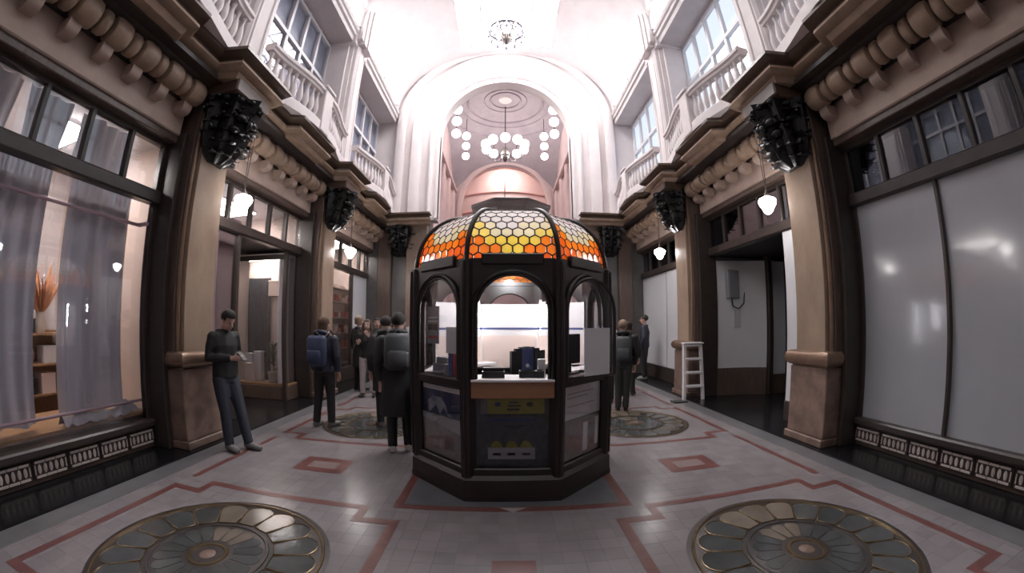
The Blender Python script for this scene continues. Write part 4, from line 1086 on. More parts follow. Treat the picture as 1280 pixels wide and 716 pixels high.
# ------------------------------------------------------------------ hanging lamps
def pendant(s, x, y, label):
    ztop = 4.66
    t = empty('pendant_lamp', (s*x, y, ztop)); tag(t, label, 'lamp', 'bell lamps hanging under the cornice')
    MB().lathe([(0.0, -0.17), (0.035, -0.165), (0.075, -0.12), (0.085, -0.09), (0.125, -0.03), (0.14, 0.02), (0.12, 0.06), (0.05, 0.09), (0.03, 0.10)], (0, 0, -1.33), 18).build('shade', 'lamp_glow', t, 60)
    MB().lathe([(0.04, 0.09), (0.045, 0.12), (0.02, 0.16), (0.012, 0.2)], (0, 0, -1.33), 12).build('cap', 'lamp_metal', t, 60)
    mb = MB()
    for q in (-1, 1): mb.tube([(0, q*0.012, -1.14), (0, q*0.05, -0.02)], 0.006, 6)
    mb.build('chain', 'lamp_metal', t)
    MB().lathe([(0.06, 0.0), (0.05, -0.03), (0.015, -0.05)], n=12).build('rose', 'lamp_metal', t)
for s in (-1, 1):
    pendant(s, 3.80, 4.62, 'glowing white bell lamp '+('over the display case entrance' if s < 0 else 'over the lobby with curved white boards'))
    pendant(s, 3.75, 8.75, 'glowing white bell lamp '+('over the far shop with lit shelves' if s < 0 else 'over the far boarded shop window'))

def globe_string(x, y, zt, label):
    t = empty('globe_pendant', (x, y, zt)); tag(t, label, 'lamp', 'strings of three glowing globes in the far hall')
    MB().tube([(0, 0, 0.0), (0, 0, -2.2)], 0.015, 6).build('rod', 'lamp_metal', t)
    for z, r in ((-1.0, 0.2), (-1.55, 0.19), (-2.1, 0.18)):
        o = MB().sphere((0, 0, z), r, 16, 12).build('globe', 'globe_glow', t, 80)
        MB().lathe([(0.05, z+r-0.02), (0.07, z+r+0.03), (0.02, z+r+0.06)], n=10).build('collar', 'lamp_metal', o)
for y, nm in ((13.6, 'near'), (17.3, 'far')):
    for s in (-1, 1):
        zt = zc_+math.sqrt(R_*R_-1.9**2-(y-yc_)**2)
        globe_string(s*1.9, y, zt, 'three white globes on a rod %s the great arch, on the %s side' % ('just inside' if nm == 'near' else 'well behind', 'display case' if s < 0 else 'step ladder'))
# globe chandelier in the far hall
def chandelier(name, loc, ztop, arms, R, gr, gm, label, drop=0.0):
    t = empty(name, loc); tag(t, label, 'chandelier')
    MB().tube([(0, 0, -0.3), (0, 0, ztop-loc[2])], 0.025, 8).build('stem', 'lamp_metal', t)
    MB().lathe([(0.0, -0.6), (0.08, -0.52), (0.14, -0.36), (0.09, -0.2), (0.13, -0.05), (0.1, 0.1), (0.03, 0.25)], n=14).build('body', 'lamp_metal', t, 50)
    for k in range(arms):
        a = 2*PI*(k+0.5)/arms; c, s_ = math.cos(a), math.sin(a)
        o = MB().tube([(c*0.1, s_*0.1, -0.2), (c*R*0.45, s_*R*0.45, -0.38), (c*R*0.85, s_*R*0.85, -0.25), (c*R, s_*R, -0.02)], 0.022, 8).build('arm', 'lamp_metal', t, 60)
        MB().sphere((c*R, s_*R, gr), gr, 14, 10).build('globe', gm, o, 80)
    return t
chandelier('globe_chandelier', (0, yc_+0.6, 9.75), zc_+R_-0.02, 10, 0.95, 0.22, 'chand_glow', 'big glowing globe chandelier in the rosy far hall')
t = chandelier('crystal_chandelier', (0, 9.85, 10.72), 11.28, 8, 0.55, 0.09, 'chand_glow', 'crystal chandelier hanging from the bright vault crown')
mb = MB()
for k in range(10):
    a = 2*PI*k/10; mb.tube([(0.06*math.cos(a), 0.06*math.sin(a), 0.54), (0.3*math.cos(a), 0.3*math.sin(a), 0.27), (0.55*math.cos(a), 0.55*math.sin(a), 0.0)], 0.03, 6)
mb.build('crystal_swag', 'crystal', t, 50)
for k in range(12):
    a = 2*PI*k/12; MB().lathe([(0.0, -0.34), (0.035, -0.28), (0.05, -0.2), (0.02, -0.08), (0.01, 0.0)], (0.55*math.cos(a), 0.55*math.sin(a), 0), 8).build('crystal_drop', 'crystal', t, 40)
MB().lathe([(0.50, -0.04), (0.56, -0.02), (0.56, 0.03), (0.50, 0.05)], n=28, caps=False).build('ring', 'crystal', t)

# ------------------------------------------------------------------ shop interiors and loose things
# curtains behind the near left window
def curtain(y0, y1, z0, z1, d, label, seed, bunch=0.0):
    rnd = random.Random(seed); n = int((y1-y0)/0.012); vs = []; fs = []; rows = 9
    ph = rnd.uniform(0, 6)
    for j in range(rows+1):
        q = j/rows; z = z0+(z1-z0)*q
        for i in range(n+1):
            u = i/n; y = y0+(y1-y0)*u
            yy = y+(1-q)*0.05*math.sin(3*u+ph)
            dx = 0.045*math.sin(u*(y1-y0)*34+ph+0.6*math.sin(5*u))*(0.7+0.3*math.sin(2.3*u*9+ph))+0.02*math.sin(u*11+4*q)
            vs.append((-d+dx, yy, z+0.02*math.sin(u*19)*(1-q)))
    for j in range(rows):
        for i in range(n): b = j*(n+1)+i; fs.append((b, b+1, b+n+2, b+n+1))
    mb = MB()._add(vs, fs)
    o = mb.build('curtain', 'sheer', None, 80, fix=False); tag(o, label, 'curtain')
    mb2 = MB()
    return o
t = empty('curtain_rail', (-4.66, 2.1, 2.78)); tag(t, 'pink curtain rail across the near shop window', 'curtain rail')
MB().tube([(0, -1.55, 0.0), (0, 1.42, 0.0)], 0.022, 8).build('rod', 'pink_rail', t)
for y in (-1.5, 1.38): MB().box(0.0, 0.2, y-0.02, y+0.02, -0.02, 0.02).build('bracket', 'pink_rail', t, 0)
o = MB().tube([(-4.56, 0.56, 0.60), (-4.56, 3.56, 0.60)], 0.018, 8).build('ribbon_rail', 'pink_rail', None, 60); tag(o, 'thin pink rail low across the near shop window', 'rail')
curtain(0.75, 2.22, 0.50, 3.22, 4.80, 'long grey sheer curtain beside the gap in the near window', 1)
curtain(2.50, 3.42, 0.54, 3.22, 4.80, 'grey sheer curtain hanging next to the bare cream wall', 2)
curtain(0.75, 1.62, 3.3, 3.93, 4.84, 'short grey sheer curtain in the upper panes farther from pillar', 3)
curtain(1.70, 2.28, 3.3, 3.93, 4.84, 'short grey sheer curtain in the upper panes next to bright gap', 4)
curtain(2.46, 3.18, 3.3, 3.93, 4.84, 'short grey sheer curtain in the upper panes next to cream wall', 5)
o = MB().box(-4.55, -5.6, 0.5, 3.65, 0.02, 0.42).build('window_bench', 'wood_brown', None, 0, bevel=0.01); tag(o, 'low brown window bench behind the near shop window', 'bench')
MB().box(-4.56, -5.6, 0.5, 3.65, 0.42, 0.45).build('bench_top', 'wood_warm', o, 0)
# crumpled cloth at the foot of the curtain
mb = MB(); vs = []; fs = []; n1, n2 = 40, 12; rnd = random.Random(9)
for j in range(n2+1):
    for i in range(n1+1):
        y = 2.40+1.05*i/n1; x = -4.53-0.17*j/n2
        h = 0.475+0.20*math.sin(PI*j/n2)*(0.55+0.45*noise.noise((y*5, x*7, 0)))+0.05*noise.noise((y*14+x*9, x*12, 2))
        vs.append((x, y, max(0.452, h)))
for j in range(n2):
    for i in range(n1): b = j*(n1+1)+i; fs.append((b, b+1, b+n1+2, b+n1+1))
o = MB()._add(vs, fs).build('draped_cloth', 'cloth_white', None, 80, fix=False); tag(o, 'crumpled pale cloth lying on the window bench', 'cloth')
# things glimpsed in the curtain gap
def shelf_unit(x, y, rz, wd, zs, h, dep, matn, label):
    t = empty('shelf_unit', (x, y, 0.022), rz); tag(t, label, 'shelf')
    for sg in (-1, 1): MB().box(sg*wd/2-0.015, sg*wd/2+0.015, -dep/2, dep/2, 0, h).build('upright', matn, t, 0)
    for z in zs: MB().box(-wd/2, wd/2, -dep/2, dep/2, z-0.015, z+0.015).build('shelf', matn, t, 0)
    MB().box(-wd/2, wd/2, dep/2-0.01, dep/2, 0, h).build('back', matn, t, 0)
    return t
shelf_unit(-6.3, 3.1, PI/2, 1.2, (0.05, 0.55, 0.95, 1.35), 1.4, 0.4, 'wood_warm', 'low wooden shelf standing in the near shop')
def blob_thing(nm, loc, r, sq, matn, label, cat):
    o = MB().sphere((0, 0, r*sq[2]), r, 14, 10, sq).build(nm, matn, None, 80, loc=loc)
    for v in o.data.vertices:
        k = 1+0.18*noise.noise(v.co*9+Vector(loc)); v.co.x *= k; v.co.y *= k
    return tag(o, label, cat)
t = empty('vase', (-6.3, 3.0, 1.387)); tag(t, 'vase of orange dried flowers on the wooden shelf', 'vase')
MB().lathe([(0.0, 0), (0.07, 0), (0.1, 0.12), (0.06, 0.24), (0.075, 0.28)], n=14).build('body', 'pot', t, 60)
mb = MB(); rnd = random.Random(5)
for k in range(26):
    a, b = rnd.uniform(0, 2*PI), rnd.uniform(0.05, 0.42)
    leaf_strip(mb, (0, 0, 0.26), (math.cos(a)*b, math.sin(a)*b, 0.6), (-math.sin(a), math.cos(a), 0.1), rnd.uniform(.35, .75), 0.05, rnd.uniform(-.6, .6))
mb.build('flowers', 'orange_cloth', t, 40)
blob_thing('handbag', (-6.25, 2.74, 0.967), 0.13, (0.7, 1.1, 1.0), 'pink_rail', 'soft pink handbag lying on the wooden shelf', 'bag')
blob_thing('sack', (-6.2, 3.42, 0.567), 0.14, (0.8, 1.2, 0.9), 'cloth_white', 'pale cloth bundle on the wooden shelf', 'bundle')
for i, (y, z, h, c_, nm) in enumerate(((2.75, 0.567, 0.2, 'black_plastic', 'black'), (3.05, 0.567, 0.26, 'paper_pink', 'pinkish'), (3.1, 0.967, 0.22, 'paper', 'white'), (3.45, 0.967, 0.28, 'blue_print', 'blue'), (2.75, 1.387, 0.16, 'trousers_olive', 'dark olive'))):
    o = boxes((-0.12, 0.12, -0.11, 0.11, 0, h), (-0.125, 0.125, -0.115, 0.115, h, h+0.03)).build('storage_box', c_, None, 0, bevel=0.004, loc=(-6.27, y, z)); tag(o, nm+' lidded storage box on the shelf behind the curtain gap', 'box')
# ceiling lights in the shops, some added as fill
def ceiling_light(x, y, z, wx, wy, label):
    t = empty('ceiling_light', (x, y, z)); tag(t, label, 'lamp', 'flat ceiling lights in the left shops')
    MB().box(-wx/2, wx/2, -wy/2, wy/2, -0.05, -0.02).build('diffuser', 'shop_light', t, 0)
    MB().box(-wx/2-0.03, wx/2+0.03, -wy/2-0.03, wy/2+0.03, -0.03, 0.0).build('frame', 'white_frame', t, 0)
ceiling_light(-5.7, 2.6, 3.94, 0.9, 0.5, 'flat bright ceiling light behind the near curtains')
ceiling_light(-5.75, 6.25, 3.94, 0.8, 1.5, 'flat bright ceiling light behind the transom of display entrance')
ceiling_light(-5.5, 5.1, 3.08, 0.16, 0.4, 'narrow added fill light in the lobby behind the sidelight')  # added only to brighten the lobby behind the glass
ceiling_light(-5.2, 7.2, 2.97, 0.8, 0.14, 'small added fill light inside the glazed display case')  # added to brighten the contents of the case
ceiling_light(-5.0, 10.4, 3.94, 0.5, 1.2, 'flat bright ceiling light above the far lit shelves')
# display case contents
t = empty('potted_plant', (-4.85, 7.2, 0.352)); tag(t, 'leafy green potted plant inside the display case', 'plant')
MB().lathe([(0.0, 0), (0.10, 0), (0.13, 0.2), (0.14, 0.22), (0.12, 0.22)], n=16).build('pot', 'pot', t, 60)
rnd = random.Random(4)
leafm = MB(); leaf_strip(leafm, (0, 0, 0), (1, 0, 0.0), (0, 0, 1), 0.42, 0.035, -0.9, 6); leaf_me = leafm.mesh('leaf', 'leaf', 40)
for k in range(26):
    a = rnd.uniform(0, 2*PI); el = rnd.uniform(0.3, 1.25)
    hz = 0.22+rnd.uniform(0, 0.55)
    o = link('leaf', leaf_me, t, (0.02*math.cos(a), 0.02*math.sin(a), hz), rot=(0, -el, a)); o.rotation_mode = 'XYZ'
    sc_ = rnd.uniform(0.5, 0.75); o.scale = (sc_, sc_*1.3, sc_)
MB().tube([(0, 0, 0.2), (0.02, 0.01, 0.5), (0, 0, 0.85)], 0.012, 6).build('stem', 'leaf', t)
for i, (x, h, c) in enumerate(((-5.55, 0.55, 'paper'), (-5.30, 0.6, 'paper'), (-5.42, 0.36, 'paper_pink'))):
    o = boxes((-0.09, 0.09, -0.06, 0.06, 0, h), (-0.1, 0.1, -0.07, 0.07, h, h+0.03)).build('display_block', c, None, 0, bevel=0.004, loc=(x, 7.31-0.2*(i == 2), 0.352))
    tag(o, ('tall white display block beside the glass post', 'tallest white display block in the glazed case', 'short pinkish display block in front of white ones')[i], 'block')
o = boxes((-0.18, 0.18, -0.08, 0.08, 0.0, 0.34), (-0.19, 0.19, -0.09, 0.09, 0.30, 0.34)).build('beige_box', 'cream_wall', None, 0, bevel=0.008, loc=(-4.86, 7.34, 2.15)); tag(o, 'beige box fixed high on display case back', 'box')
mb = MB(); vs = []; fs = []
for j in range(2):
    for i in range(61): vs.append((-5.68+0.62*i/60, 7.40+0.025*math.sin(i*0.9), 0.36+j*2.2))
for i in range(60): fs.append((i, i+1, i+62, i+61))
o = MB()._add(vs, fs).build('curtain', 'photo_dark', None, 80, fix=False); tag(o, 'dark brown curtain hanging inside the display case', 'curtain')
for i, y in enumerate((4.95, 5.08)):
    o = MB().tube([(-4.62, y, 0.022), (-4.62, y, 3.02)], 0.016, 8).build('clothes_pole', 'pink_rail', None, 60); tag(o, 'thin pink upright pole behind entrance sidelight, nearer the '+('pillar' if i == 0 else 'doorway'), 'pole', 'pink poles behind the sidelight')
# far left shelves
t = shelf_unit(-4.95, 10.85, PI/2, 1.5, (0.4, 0.85, 1.3, 1.75, 2.2, 2.6), 2.75, 0.3, 'cream_wall', 'tall lit shelf with red goods in the far shop')
rnd = random.Random(8)
for zi, z in enumerate((0.85, 1.3, 1.75, 2.2)):
    for k in range(6):
        h = rnd.uniform(0.12, 0.26); y = 10.85-0.6+0.24*k
        o = boxes((-0.06, 0.06, -0.09, 0.09, 0, h), (-0.055, 0.065, -0.05, 0.05, h*0.3, h*0.7)).build('packet', pm := rnd.choice(('red_print', 'orange_cloth', 'red_print', 'cream_wall')), None, 0, loc=(-4.93, y, z+0.022+0.0155))
        tag(o, '%s boxed packet on the %s board of the tall lit shelf' % ({'red_print': 'red', 'orange_cloth': 'orange', 'cream_wall': 'cream'}[pm], ('lowest filled', 'second filled', 'third filled', 'highest filled')[zi]), 'packet', 'packets on the far lit shelf')
# electrical box on the curved board
t = empty('fuse_box', (4.90, 7.43, 2.12), 0.15); tag(t, 'grey fuse box with looped cable on the curved white board', 'fuse box')
MB().box(-0.17, 0.17, -0.09, 0.0, 0, 0.62).build('case', 'grey_plastic', t, 0, bevel=0.012)
MB().box(-0.15, 0.15, -0.1, -0.088, 0.02, 0.60).build('door', 'grey_plastic', t, 0, bevel=0.006)
MB().tube([(-0.05, -0.05, 0.0), (-0.02, -0.06, -0.16), (0.12, -0.08, -0.22), (0.27, -0.1, -0.1), (0.32, -0.08, 0.2), (0.3, -0.05, 0.62)], 0.014, 8).build('cable', 'black_plastic', t, 60)
MB().box(0.0, 0.3, -0.055, -0.04, -0.62, -0.25).build('notice', 'paper', t, 0)
# white step ladder by the second right pillar
t = empty('step_ladder', (3.84, 7.28, 0.022)); tag(t, 'white wooden step ladder standing by the pillar', 'ladder')
for sg in (-1, 1): MB().bar((sg*0.22, -0.05, 0), (sg*0.19, 0.06, 1.16), 0.06, 0.07, up=(0, 1, 0)).build('rail', 'white_paint', t, 0, bevel=0.004)
for k in range(4):
    z = 0.28+0.28*k; q_ = z/1.16; wd = 0.22-0.03*q_
    MB().box(-wd, wd, -0.11+0.11*q_, 0.05+0.11*q_, z-0.02, z+0.02).build('tread', 'white_paint', t, 0, bevel=0.004)
MB().box(-0.23, 0.23, -0.03, 0.13, 1.15, 1.18).build('top_board', 'white_paint', t, 0, bevel=0.004)
o = MB().box(-0.16, 0.16, -0.1, 0.1, 0, 0.03).build('pedestal_shadow', 'trousers_olive', None, 0, bevel=0.006, loc=(3.5, 7.2, 0.002)); tag(o, 'thin dark slab as painted shadow at the pillar foot by ladder', 'shadow')  # dark slab laid on the floor as the pedestal's base shadow

# ------------------------------------------------------------------ people
def remesh(mb, voxel, matn, name, parent, smooth=4):
    me = mb.mesh('tmp', matn, 0)
    ob = bpy.data.objects.new('tmp', me); COL.objects.link(ob)
    r = ob.modifiers.new('r', 'REMESH'); r.mode = 'VOXEL'; r.voxel_size = voxel; r.use_smooth_shade = True
    s_ = ob.modifiers.new('s', 'SMOOTH'); s_.factor = 0.5; s_.iterations = smooth
    dg = bpy.context.evaluated_depsgraph_get(); ev = ob.evaluated_get(dg)
    nm = bpy.data.meshes.new_from_object(ev); nm.name = name
    bpy.data.objects.remove(ob)
    nm.materials.clear(); nm.materials.append(MATS[matn])
    nm.polygons.foreach_set('use_smooth', [True]*len(nm.polygons)); nm.polygons.foreach_set('material_index', [0]*len(nm.polygons))
    return link(name, nm, parent)
def limb(mb, pts, rs): mb.tube(pts, rs, 10)
def lerp(a, b, t): return tuple(a[i]+(b[i]-a[i])*t for i in range(3))
def hand_mesh(mb, w, d, side, curl=0.6):
    """palm and five fingers from wrist w along direction d"""
    w = Vector(w); d = Vector(d).normalized()
    sd = d.cross(Vector((0, 1, 0.2))).normalized(); nn = sd.cross(d).normalized()
    mb.tube([w-d*0.02, w+d*0.03, w+d*0.085], [(0.022, 0.03), (0.018, 0.038), (0.014, 0.04)], 10, flat=nn)
    for k, (o, L) in enumerate(((-0.032, 0.058), (-0.011, 0.072), (0.011, 0.075), (0.031, 0.066))):
        a = w+d*0.08+sd*o; b = a+(d*math.cos(curl*0.5)+nn*math.sin(curl*0.5))*L*0.55; c = b+(d*math.cos(curl*1.4)+nn*math.sin(curl*1.4))*L*0.5
        mb.tube([a-d*0.01, a, b, c], [0.0095, 0.0095, 0.009, 0.0075], 8)
    a = w+d*0.03+sd*0.035*side; b = a+(d*0.6+sd*0.7*side+nn*0.3).normalized()*0.035; c = b+(d*0.9+sd*0.2*side+nn*0.4).normalized()*0.035
    mb.tube([w+d*0.025+sd*0.02*side, a, b, c], [0.012, 0.012, 0.0105, 0.008], 8)
def person(loc, face, h, label, top, legs, shoe, hair, hairstyle='short', skin='skin', coat=0.0, armL=None, armR=None, look=0.0, lean=0.0, stance=0.11, stepL=0.0, stepR=0.0, hood=False, bulk=1.0, phone=False):
    """local: faces -y; z up. coat = extra length of the jacket below the hips"""
    t = empty('person', loc, face); tag(t, label, 'person')
    k = h/1.72
    V = lambda x, y, z: (x*k, (y+lean*z)*k, z*k)
    hipz, chz, nkz = 0.93, 1.28, 1.46
    sh = {1: V(0.172*bulk, 0.0, 1.385), -1: V(-0.172*bulk, 0.0, 1.385)}
    aL = armL or ((0.25, 0.02, 1.13), (0.23, -0.06, 0.88)); aR = armR or ((-0.25, 0.02, 1.13), (-0.23, -0.06, 0.88))
    el = {1: V(*aL[0]), -1: V(*aR[0])}; wr = {1: V(*aL[1]), -1: V(*aR[1])}
    kn = {}; an = {}; hp = {}
    for sg, st in ((1, stepL), (-1, stepR)):
        hp[sg] = V(sg*0.09, 0, hipz-0.03); an[sg] = (sg*stance*k, (st+lean*0.05)*k+0.02*k, 0.085*k)
        m_ = lerp(hp[sg], an[sg], 0.5); kn[sg] = (m_[0]*1.0, m_[1]-0.025*k, m_[2])
    # head direction: look < 0 nods down
    hd = Vector((0, -math.sin(look), math.cos(look)))
    fw = Vector((0, -math.cos(look), -math.sin(look)))
    nb = Vector(V(0, 0.01, nkz)); hc = nb+hd*0.155*k+fw*0.025*k
    # body: one continuous mesh
    mb = MB()
    limb(mb, [V(0, 0, hipz-0.06), V(0, 0, hipz+0.05), V(0, 0.0, 1.10), V(0, 0, chz), V(0, 0.01, 1.40), V(0, 0.01, 1.45)],
         [(0.15*k, 0.10*k), (0.155*k, 0.105*k), (0.135*k, 0.095*k), (0.165*k, 0.11*k), (0.15*k, 0.085*k), (0.07*k, 0.06*k)])
    limb(mb, [V(0, 0.012, 1.42), tuple(nb), tuple(hc-hd*0.05*k)], [0.062*k, 0.055*k, 0.055*k])
    for a, b, r in ((hc+hd*0.035*k-fw*0.012*k, None, (0.078, 0.098, 0.092)), (hc-hd*0.035*k+fw*0.012*k, None, (0.064, 0.08, 0.078))):
        mb.sphere(tuple(a), k, 16, 12, r)
    mb.tube([tuple(hc+fw*0.085*k+hd*0.02*k), tuple(hc+fw*0.112*k-hd*0.02*k), tuple(hc+fw*0.09*k-hd*0.03*k)], [0.012*k, 0.017*k, 0.012*k], 8)
    for sg in (-1, 1): mb.sphere(tuple(hc+Vector((sg*0.079*k, 0, 0))-fw*0.005*k), 0.03*k, 8, 6, (0.4, 0.7, 1.1))
    for sg in (-1, 1):
        limb(mb, [sh[sg], lerp(sh[sg], el[sg], .5), el[sg], lerp(el[sg], wr[sg], .5), wr[sg]], [0.05*k, 0.047*k, 0.04*k, 0.037*k, 0.028*k])
        limb(mb, [hp[sg], lerp(hp[sg], kn[sg], .5), kn[sg], lerp(kn[sg], an[sg], .35), an[sg]], [0.085*k, 0.078*k, 0.058*k, 0.055*k, 0.04*k])
        hand_mesh(mb, wr[sg], Vector(wr[sg])-Vector(el[sg]), -sg)
    remesh(mb, 0.011, skin, 'body', t, 2)
    # eyes and mouth
    for sg in (-1, 1): MB().sphere(tuple(hc+fw*0.083*k+Vector((sg*0.031*k, 0, 0))+hd*0.018*k), 0.0115*k, 8, 6).build('eye', 'black_plastic', t, 60)
    mb = MB().tube([tuple(hc+fw*0.088*k-hd*0.062*k+Vector((x*k, abs(x)*0.3*k, 0))) for x in (-0.024, 0, 0.024)], 0.006*k, 6); mb.build('mouth', 'red_print', t, 60)
    # jacket
    mb = MB(); g = 0.028*k*bulk; z0 = hipz-0.05-coat
    rows = [(z0, 0.175+0.10*coat, 0.135+0.06*coat), (hipz-0.02, 0.185, 0.135), (1.10, 0.168, 0.13), (chz, 0.19, 0.145), (1.37, 0.185, 0.12), (1.425, 0.135, 0.10), (1.47, 0.085, 0.08)]
    limb(mb, [V(0, 0, z) for z, _, _ in rows], [(a*k*bulk, b*k*bulk) for _, a, b in rows])
    for sg in (-1, 1):
        mb.sphere(sh[sg], 0.074*k*bulk, 12, 8)
        limb(mb, [lerp(sh[sg], el[sg], .02), lerp(sh[sg], el[sg], .5), el[sg], lerp(el[sg], wr[sg], .5), lerp(el[sg], wr[sg], .93)], [0.072*k*bulk, 0.068*k*bulk, 0.061*k*bulk, 0.056*k*bulk, 0.048*k])
    if hood: mb.tube([tuple(nb+Vector((math.cos(a)*0.1*k, 0.05*k+math.sin(a)*0.085*k, 0.02*k+0.035*k*math.sin(a)))) for a in [2*PI*i/12 for i in range(12)]], 0.042*k, 8, True)
    else: mb.tube([tuple(nb+Vector((math.cos(a)*0.075*k, 0.005*k+math.sin(a)*0.07*k, 0.005*k))) for a in [2*PI*i/12 for i in range(12)]], 0.025*k, 8, True)
    remesh(mb, 0.013, top, 'jacket', t, 3)
    # trousers
    mb = MB()
    limb(mb, [V(0, 0, hipz-0.10), V(0, 0, hipz-0.02), V(0, 0, hipz+0.08)], [(0.15*k, 0.115*k), (0.165*k, 0.12*k), (0.155*k, 0.11*k)])
    for sg in (-1, 1):
        end_ = lerp(kn[sg], an[sg], 1.03)
        limb(mb, [hp[sg], lerp(hp[sg], kn[sg], .5), kn[sg], lerp(kn[sg], an[sg], .5), end_], [0.102*k, 0.092*k, 0.073*k, 0.068*k, 0.062*k])
    remesh(mb, 0.013, legs, 'trousers', t, 3)
    for sg in (-1, 1):
        x, y, z = an[sg]; out = sg*0.15
        mb = MB(); pts = [(x-out*0.2*k*0, y+0.06*k, 0.05*k), (x, y, 0.052*k), (x+out*0.08*k, y-0.09*k, 0.045*k), (x+out*0.16*k, y-0.17*k, 0.036*k), (x+out*0.19*k, y-0.205*k, 0.03*k)]
        mb.tube(pts, [(0.036*k, 0.040*k), (0.043*k, 0.048*k), (0.045*k, 0.04*k), (0.042*k, 0.033*k), (0.022*k, 0.024*k)], 12, flat=(1, 0, 0))
        for q_ in range(len(mb.v)): mb.v[q_] = (mb.v[q_][0], mb.v[q_][1], max(0.004, mb.v[q_][2]))
        mb.build('shoe', shoe, t, 60)
    # hair
    mb = MB(); hc2 = hc+hd*0.05*k-fw*0.022*k
    mb.sphere(tuple(hc2), k, 18, 12, (0.093, 0.108, 0.092))
    if hairstyle == 'long':
        limb(mb, [tuple(hc2-fw*0.03*k), tuple(hc2-fw*0.05*k-Vector((0, 0, 0.14*k))), tuple(hc2-fw*0.05*k-Vector((0, 0, 0.30*k)))], [(0.085*k, 0.06*k), (0.10*k, 0.055*k), (0.085*k, 0.03*k)])
        for sg in (-1, 1): limb(mb, [tuple(hc2+Vector((sg*0.075*k, 0, 0))), tuple(hc2+Vector((sg*0.095*k, -0.03*k, -0.15*k))), tuple(hc2+Vector((sg*0.085*k, -0.07*k, -0.32*k)))], [0.035*k, 0.04*k, 0.022*k])
    if hairstyle == 'bob':
        limb(mb, [tuple(hc2-fw*0.02*k), tuple(hc2-fw*0.035*k-Vector((0, 0, 0.12*k)))], [(0.095*k, 0.075*k), (0.085*k, 0.055*k)])
    if hairstyle == 'cap':
        mb.tube([tuple(hc2+fw*0.06*k-hd*0.0*k), tuple(hc2+fw*0.15*k-hd*0.015*k)], [(0.075*k, 0.012*k), (0.055*k, 0.01*k)], 12, flat=(1, 0, 0))
    # open the face
    hm = remesh(mb, 0.011, hair, 'hair', t, 2)
    bm = bmesh.new(); bm.from_mesh(hm.data)
    dele = [v for v in bm.verts if (v.co-hc).dot(fw) > 0.035*k and (v.co-hc).dot(hd) < 0.068*k and abs(v.co.x-hc.x) < 0.07*k and (v.co-hc).dot(hd) > -0.14*k]
    bmesh.ops.delete(bm, geom=dele, context='VERTS'); bm.to_mesh(hm.data); bm.free()
    if phone:
        pass
    return t, k, hc
def backpack(pt, matn, label, z=1.18, w_=0.3, h_=0.44):
    loc, face, k, lean = pt
    t = empty('backpack', loc, face); tag(t, label, 'backpack')
    y0 = 0.14+lean*z
    mb = MB()
    mb.box(-w_/2*k, w_/2*k, (y0-0.02)*k, (y0+0.12)*k, (z-h_/2)*k, (z+h_/2)*k)
    b = mb.build('bag', matn, t, 60, bevel=0.05)
    MB().box(-w_*0.36*k, w_*0.36*k, (y0+0.10)*k, (y0+0.165)*k, (z-h_*0.42)*k, (z+0.02)*k).build('pocket', matn, t, 60, bevel=0.025)
    MB().tube([(-0.04*k, (y0+0.03)*k, (z+h_/2)*k), (0, (y0+0.05)*k, (z+h_/2+0.04)*k), (0.04*k, (y0+0.03)*k, (z+h_/2)*k)], 0.01*k, 6).build('loop', 'black_plastic', t, 60)
    for sg in (-1, 1):
        MB().tube([(sg*0.10*k, (y0)*k, (z+h_*0.42)*k), (sg*0.115*k, (0.02+lean*1.48)*k, 1.475*k), (sg*0.12*k, (-0.135+lean*1.38)*k, 1.36*k), (sg*0.13*k, (-0.155+lean*1.2)*k, 1.15*k), (sg*0.17*k, (y0-0.05)*k, (z-h_*0.4)*k)], [(0.022*k, 0.01*k)]*5, 8, flat=(1, 0, 0)).build('strap', 'black_plastic', t, 60)
    return t
PZ = 0.002
# man leaning on the first left pillar, facing the hall, looking at a phone
L0 = (-3.47, 4.05, PZ); F0 = math.radians(78)
t, k, hc = person(L0, F0, 1.74, 'man in dark grey jacket and jeans leaning on pillar with phone', 'jacket_grey', 'jeans', 'shoe_grey', 'hair_dark', 'short',
                  lean=0.04, look=0.55, armL=((0.24, 0.02, 1.14), (0.07, -0.26, 1.14)), armR=((-0.24, 0.02, 1.14), (-0.07, -0.26, 1.14)), stance=0.10, stepL=-0.24, stepR=-0.10)
c, s_ = math.cos(F0), math.sin(F0)
lp = Vector((0.0, -0.315, 1.17))*1.01
o = boxes((-0.037, 0.037, -0.005, 0.005, -0.075, 0.075), (-0.033, 0.033, -0.0062, -0.005, -0.068, 0.068)).build('phone', 'shoe_black', None, 0, bevel=0.003)
o.location = (L0[0]+lp.x*c-lp.y*s_, L0[1]+lp.x*s_+lp.y*c, lp.z); o.rotation_euler = (math.radians(-50), 0, F0); tag(o, 'black phone held by the man leaning on pillar', 'phone')
# person with blue backpack
P = (-2.78, 5.5, PZ); F = math.radians(172)
t, k, hc = person(P, F, 1.66, 'person in black jacket wearing the blue backpack, seen from behind', 'jacket_navy', 'trousers_black', 'shoe_grey', 'hair_brown', 'bob', hood=True, bulk=1.12, stance=0.12, stepL=0.08)
backpack((P, F, k*1.05, 0.0), 'pack_blue', 'blue backpack worn by the person in black jacket', z=1.16, w_=0.34, h_=0.46)
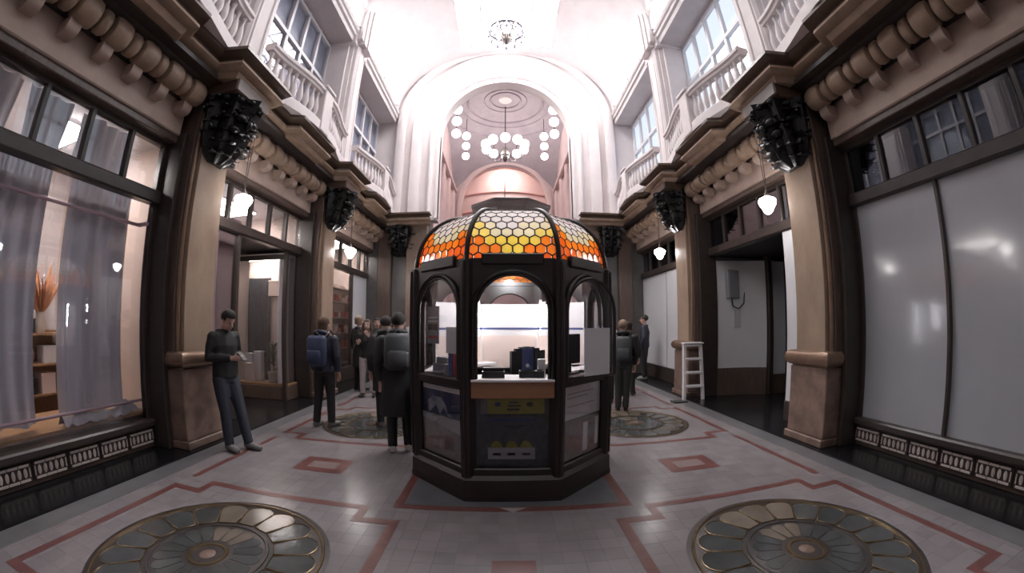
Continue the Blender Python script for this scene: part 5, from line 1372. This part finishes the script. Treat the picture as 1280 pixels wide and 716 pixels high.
# girl in pale trousers, hands to her face
P = (-3.0, 8.05, PZ)
person(P, math.radians(8), 1.66, 'woman with long hair in black jacket and pale trousers', 'jacket_black', 'trousers_pale', 'shoe_black', 'hair_brown', 'long', skin='skin_pale',
       armL=((0.25, -0.05, 1.15), (0.08, -0.20, 1.38)), armR=((-0.25, -0.02, 1.12), (-0.16, -0.22, 1.22)), stance=0.13)
person((-3.47, 8.75, PZ), math.radians(150), 1.76, 'blond person in long black coat beside woman in pale trousers', 'jacket_black', 'trousers_black', 'shoe_black', 'hair_blond', 'bob', coat=0.32, stance=0.1)
person((-3.3, 9.6, PZ), math.radians(20), 1.72, 'dark-haired person in black half hidden behind blond person', 'jacket_black', 'trousers_black', 'shoe_black', 'hair_dark', 'short', stance=0.1)
person((-2.75, 8.9, PZ), math.radians(-20), 1.70, 'dark-haired person in black behind the woman in pale trousers', 'jacket_black', 'trousers_black', 'shoe_black', 'hair_dark', 'bob', stance=0.1)
person((-2.35, 8.5, PZ), math.radians(35), 1.68, 'person in grey coat behind the group at the kiosk', 'jacket_grey', 'trousers_black', 'shoe_black', 'hair_dark', 'short', stance=0.1)
# group at the kiosk's left side
P = (-1.33, 4.62, PZ); F = math.radians(-165)
t, k, hc = person(P, F, 1.70, 'person in long black coat with white shoes beside the kiosk', 'jacket_black', 'trousers_black', 'shoe_white', 'hair_dark', 'cap', coat=0.42, hood=True, bulk=1.15, stance=0.1, stepL=0.05, lean=-0.02)
backpack((P, F, k*1.06, -0.02), 'pack_grey', 'dark grey backpack worn over the long black coat', z=1.2, w_=0.32, h_=0.42)
person((-1.85, 5.75, PZ), math.radians(-150), 1.68, 'person in black coat standing between kiosk and the blue backpack', 'jacket_black', 'trousers_black', 'shoe_grey', 'hair_dark', 'short', coat=0.3, hood=True, bulk=1.1)
person((-1.93, 6.95, PZ), math.radians(20), 1.70, 'person with pale face in black queueing at the kiosk', 'jacket_black', 'trousers_black', 'shoe_black', 'hair_brown', 'short', skin='skin_pale', bulk=1.05)
# right side
P = (2.12, 6.75, PZ); F = math.radians(165)
t, k, hc = person(P, F, 1.64, 'light-haired person in dark jacket and olive trousers seen from behind', 'jacket_black', 'trousers_olive', 'shoe_black', 'hair_blond', 'short', hood=True, bulk=1.1, stance=0.07)
backpack((P, F, k*1.05, 0.0), 'pack_grey', 'dark backpack worn by the light-haired person', z=1.15)
person((2.02, 7.55, PZ), math.radians(170), 1.70, 'grey-haired person in grey coat close to the kiosk', 'jacket_grey', 'trousers_black', 'shoe_black', 'hair_grey', 'short')
person((2.75, 8.3, PZ), math.radians(150), 1.62, 'person in black behind the light-haired person', 'jacket_black', 'trousers_black', 'shoe_black', 'hair_dark', 'bob')
person((3.93, 10.4, 0.024), math.radians(-120), 1.80, 'tall man in navy jacket facing the far boarded window', 'jacket_navy', 'trousers_black', 'shoe_grey', 'hair_dark', 'short', stance=0.1)
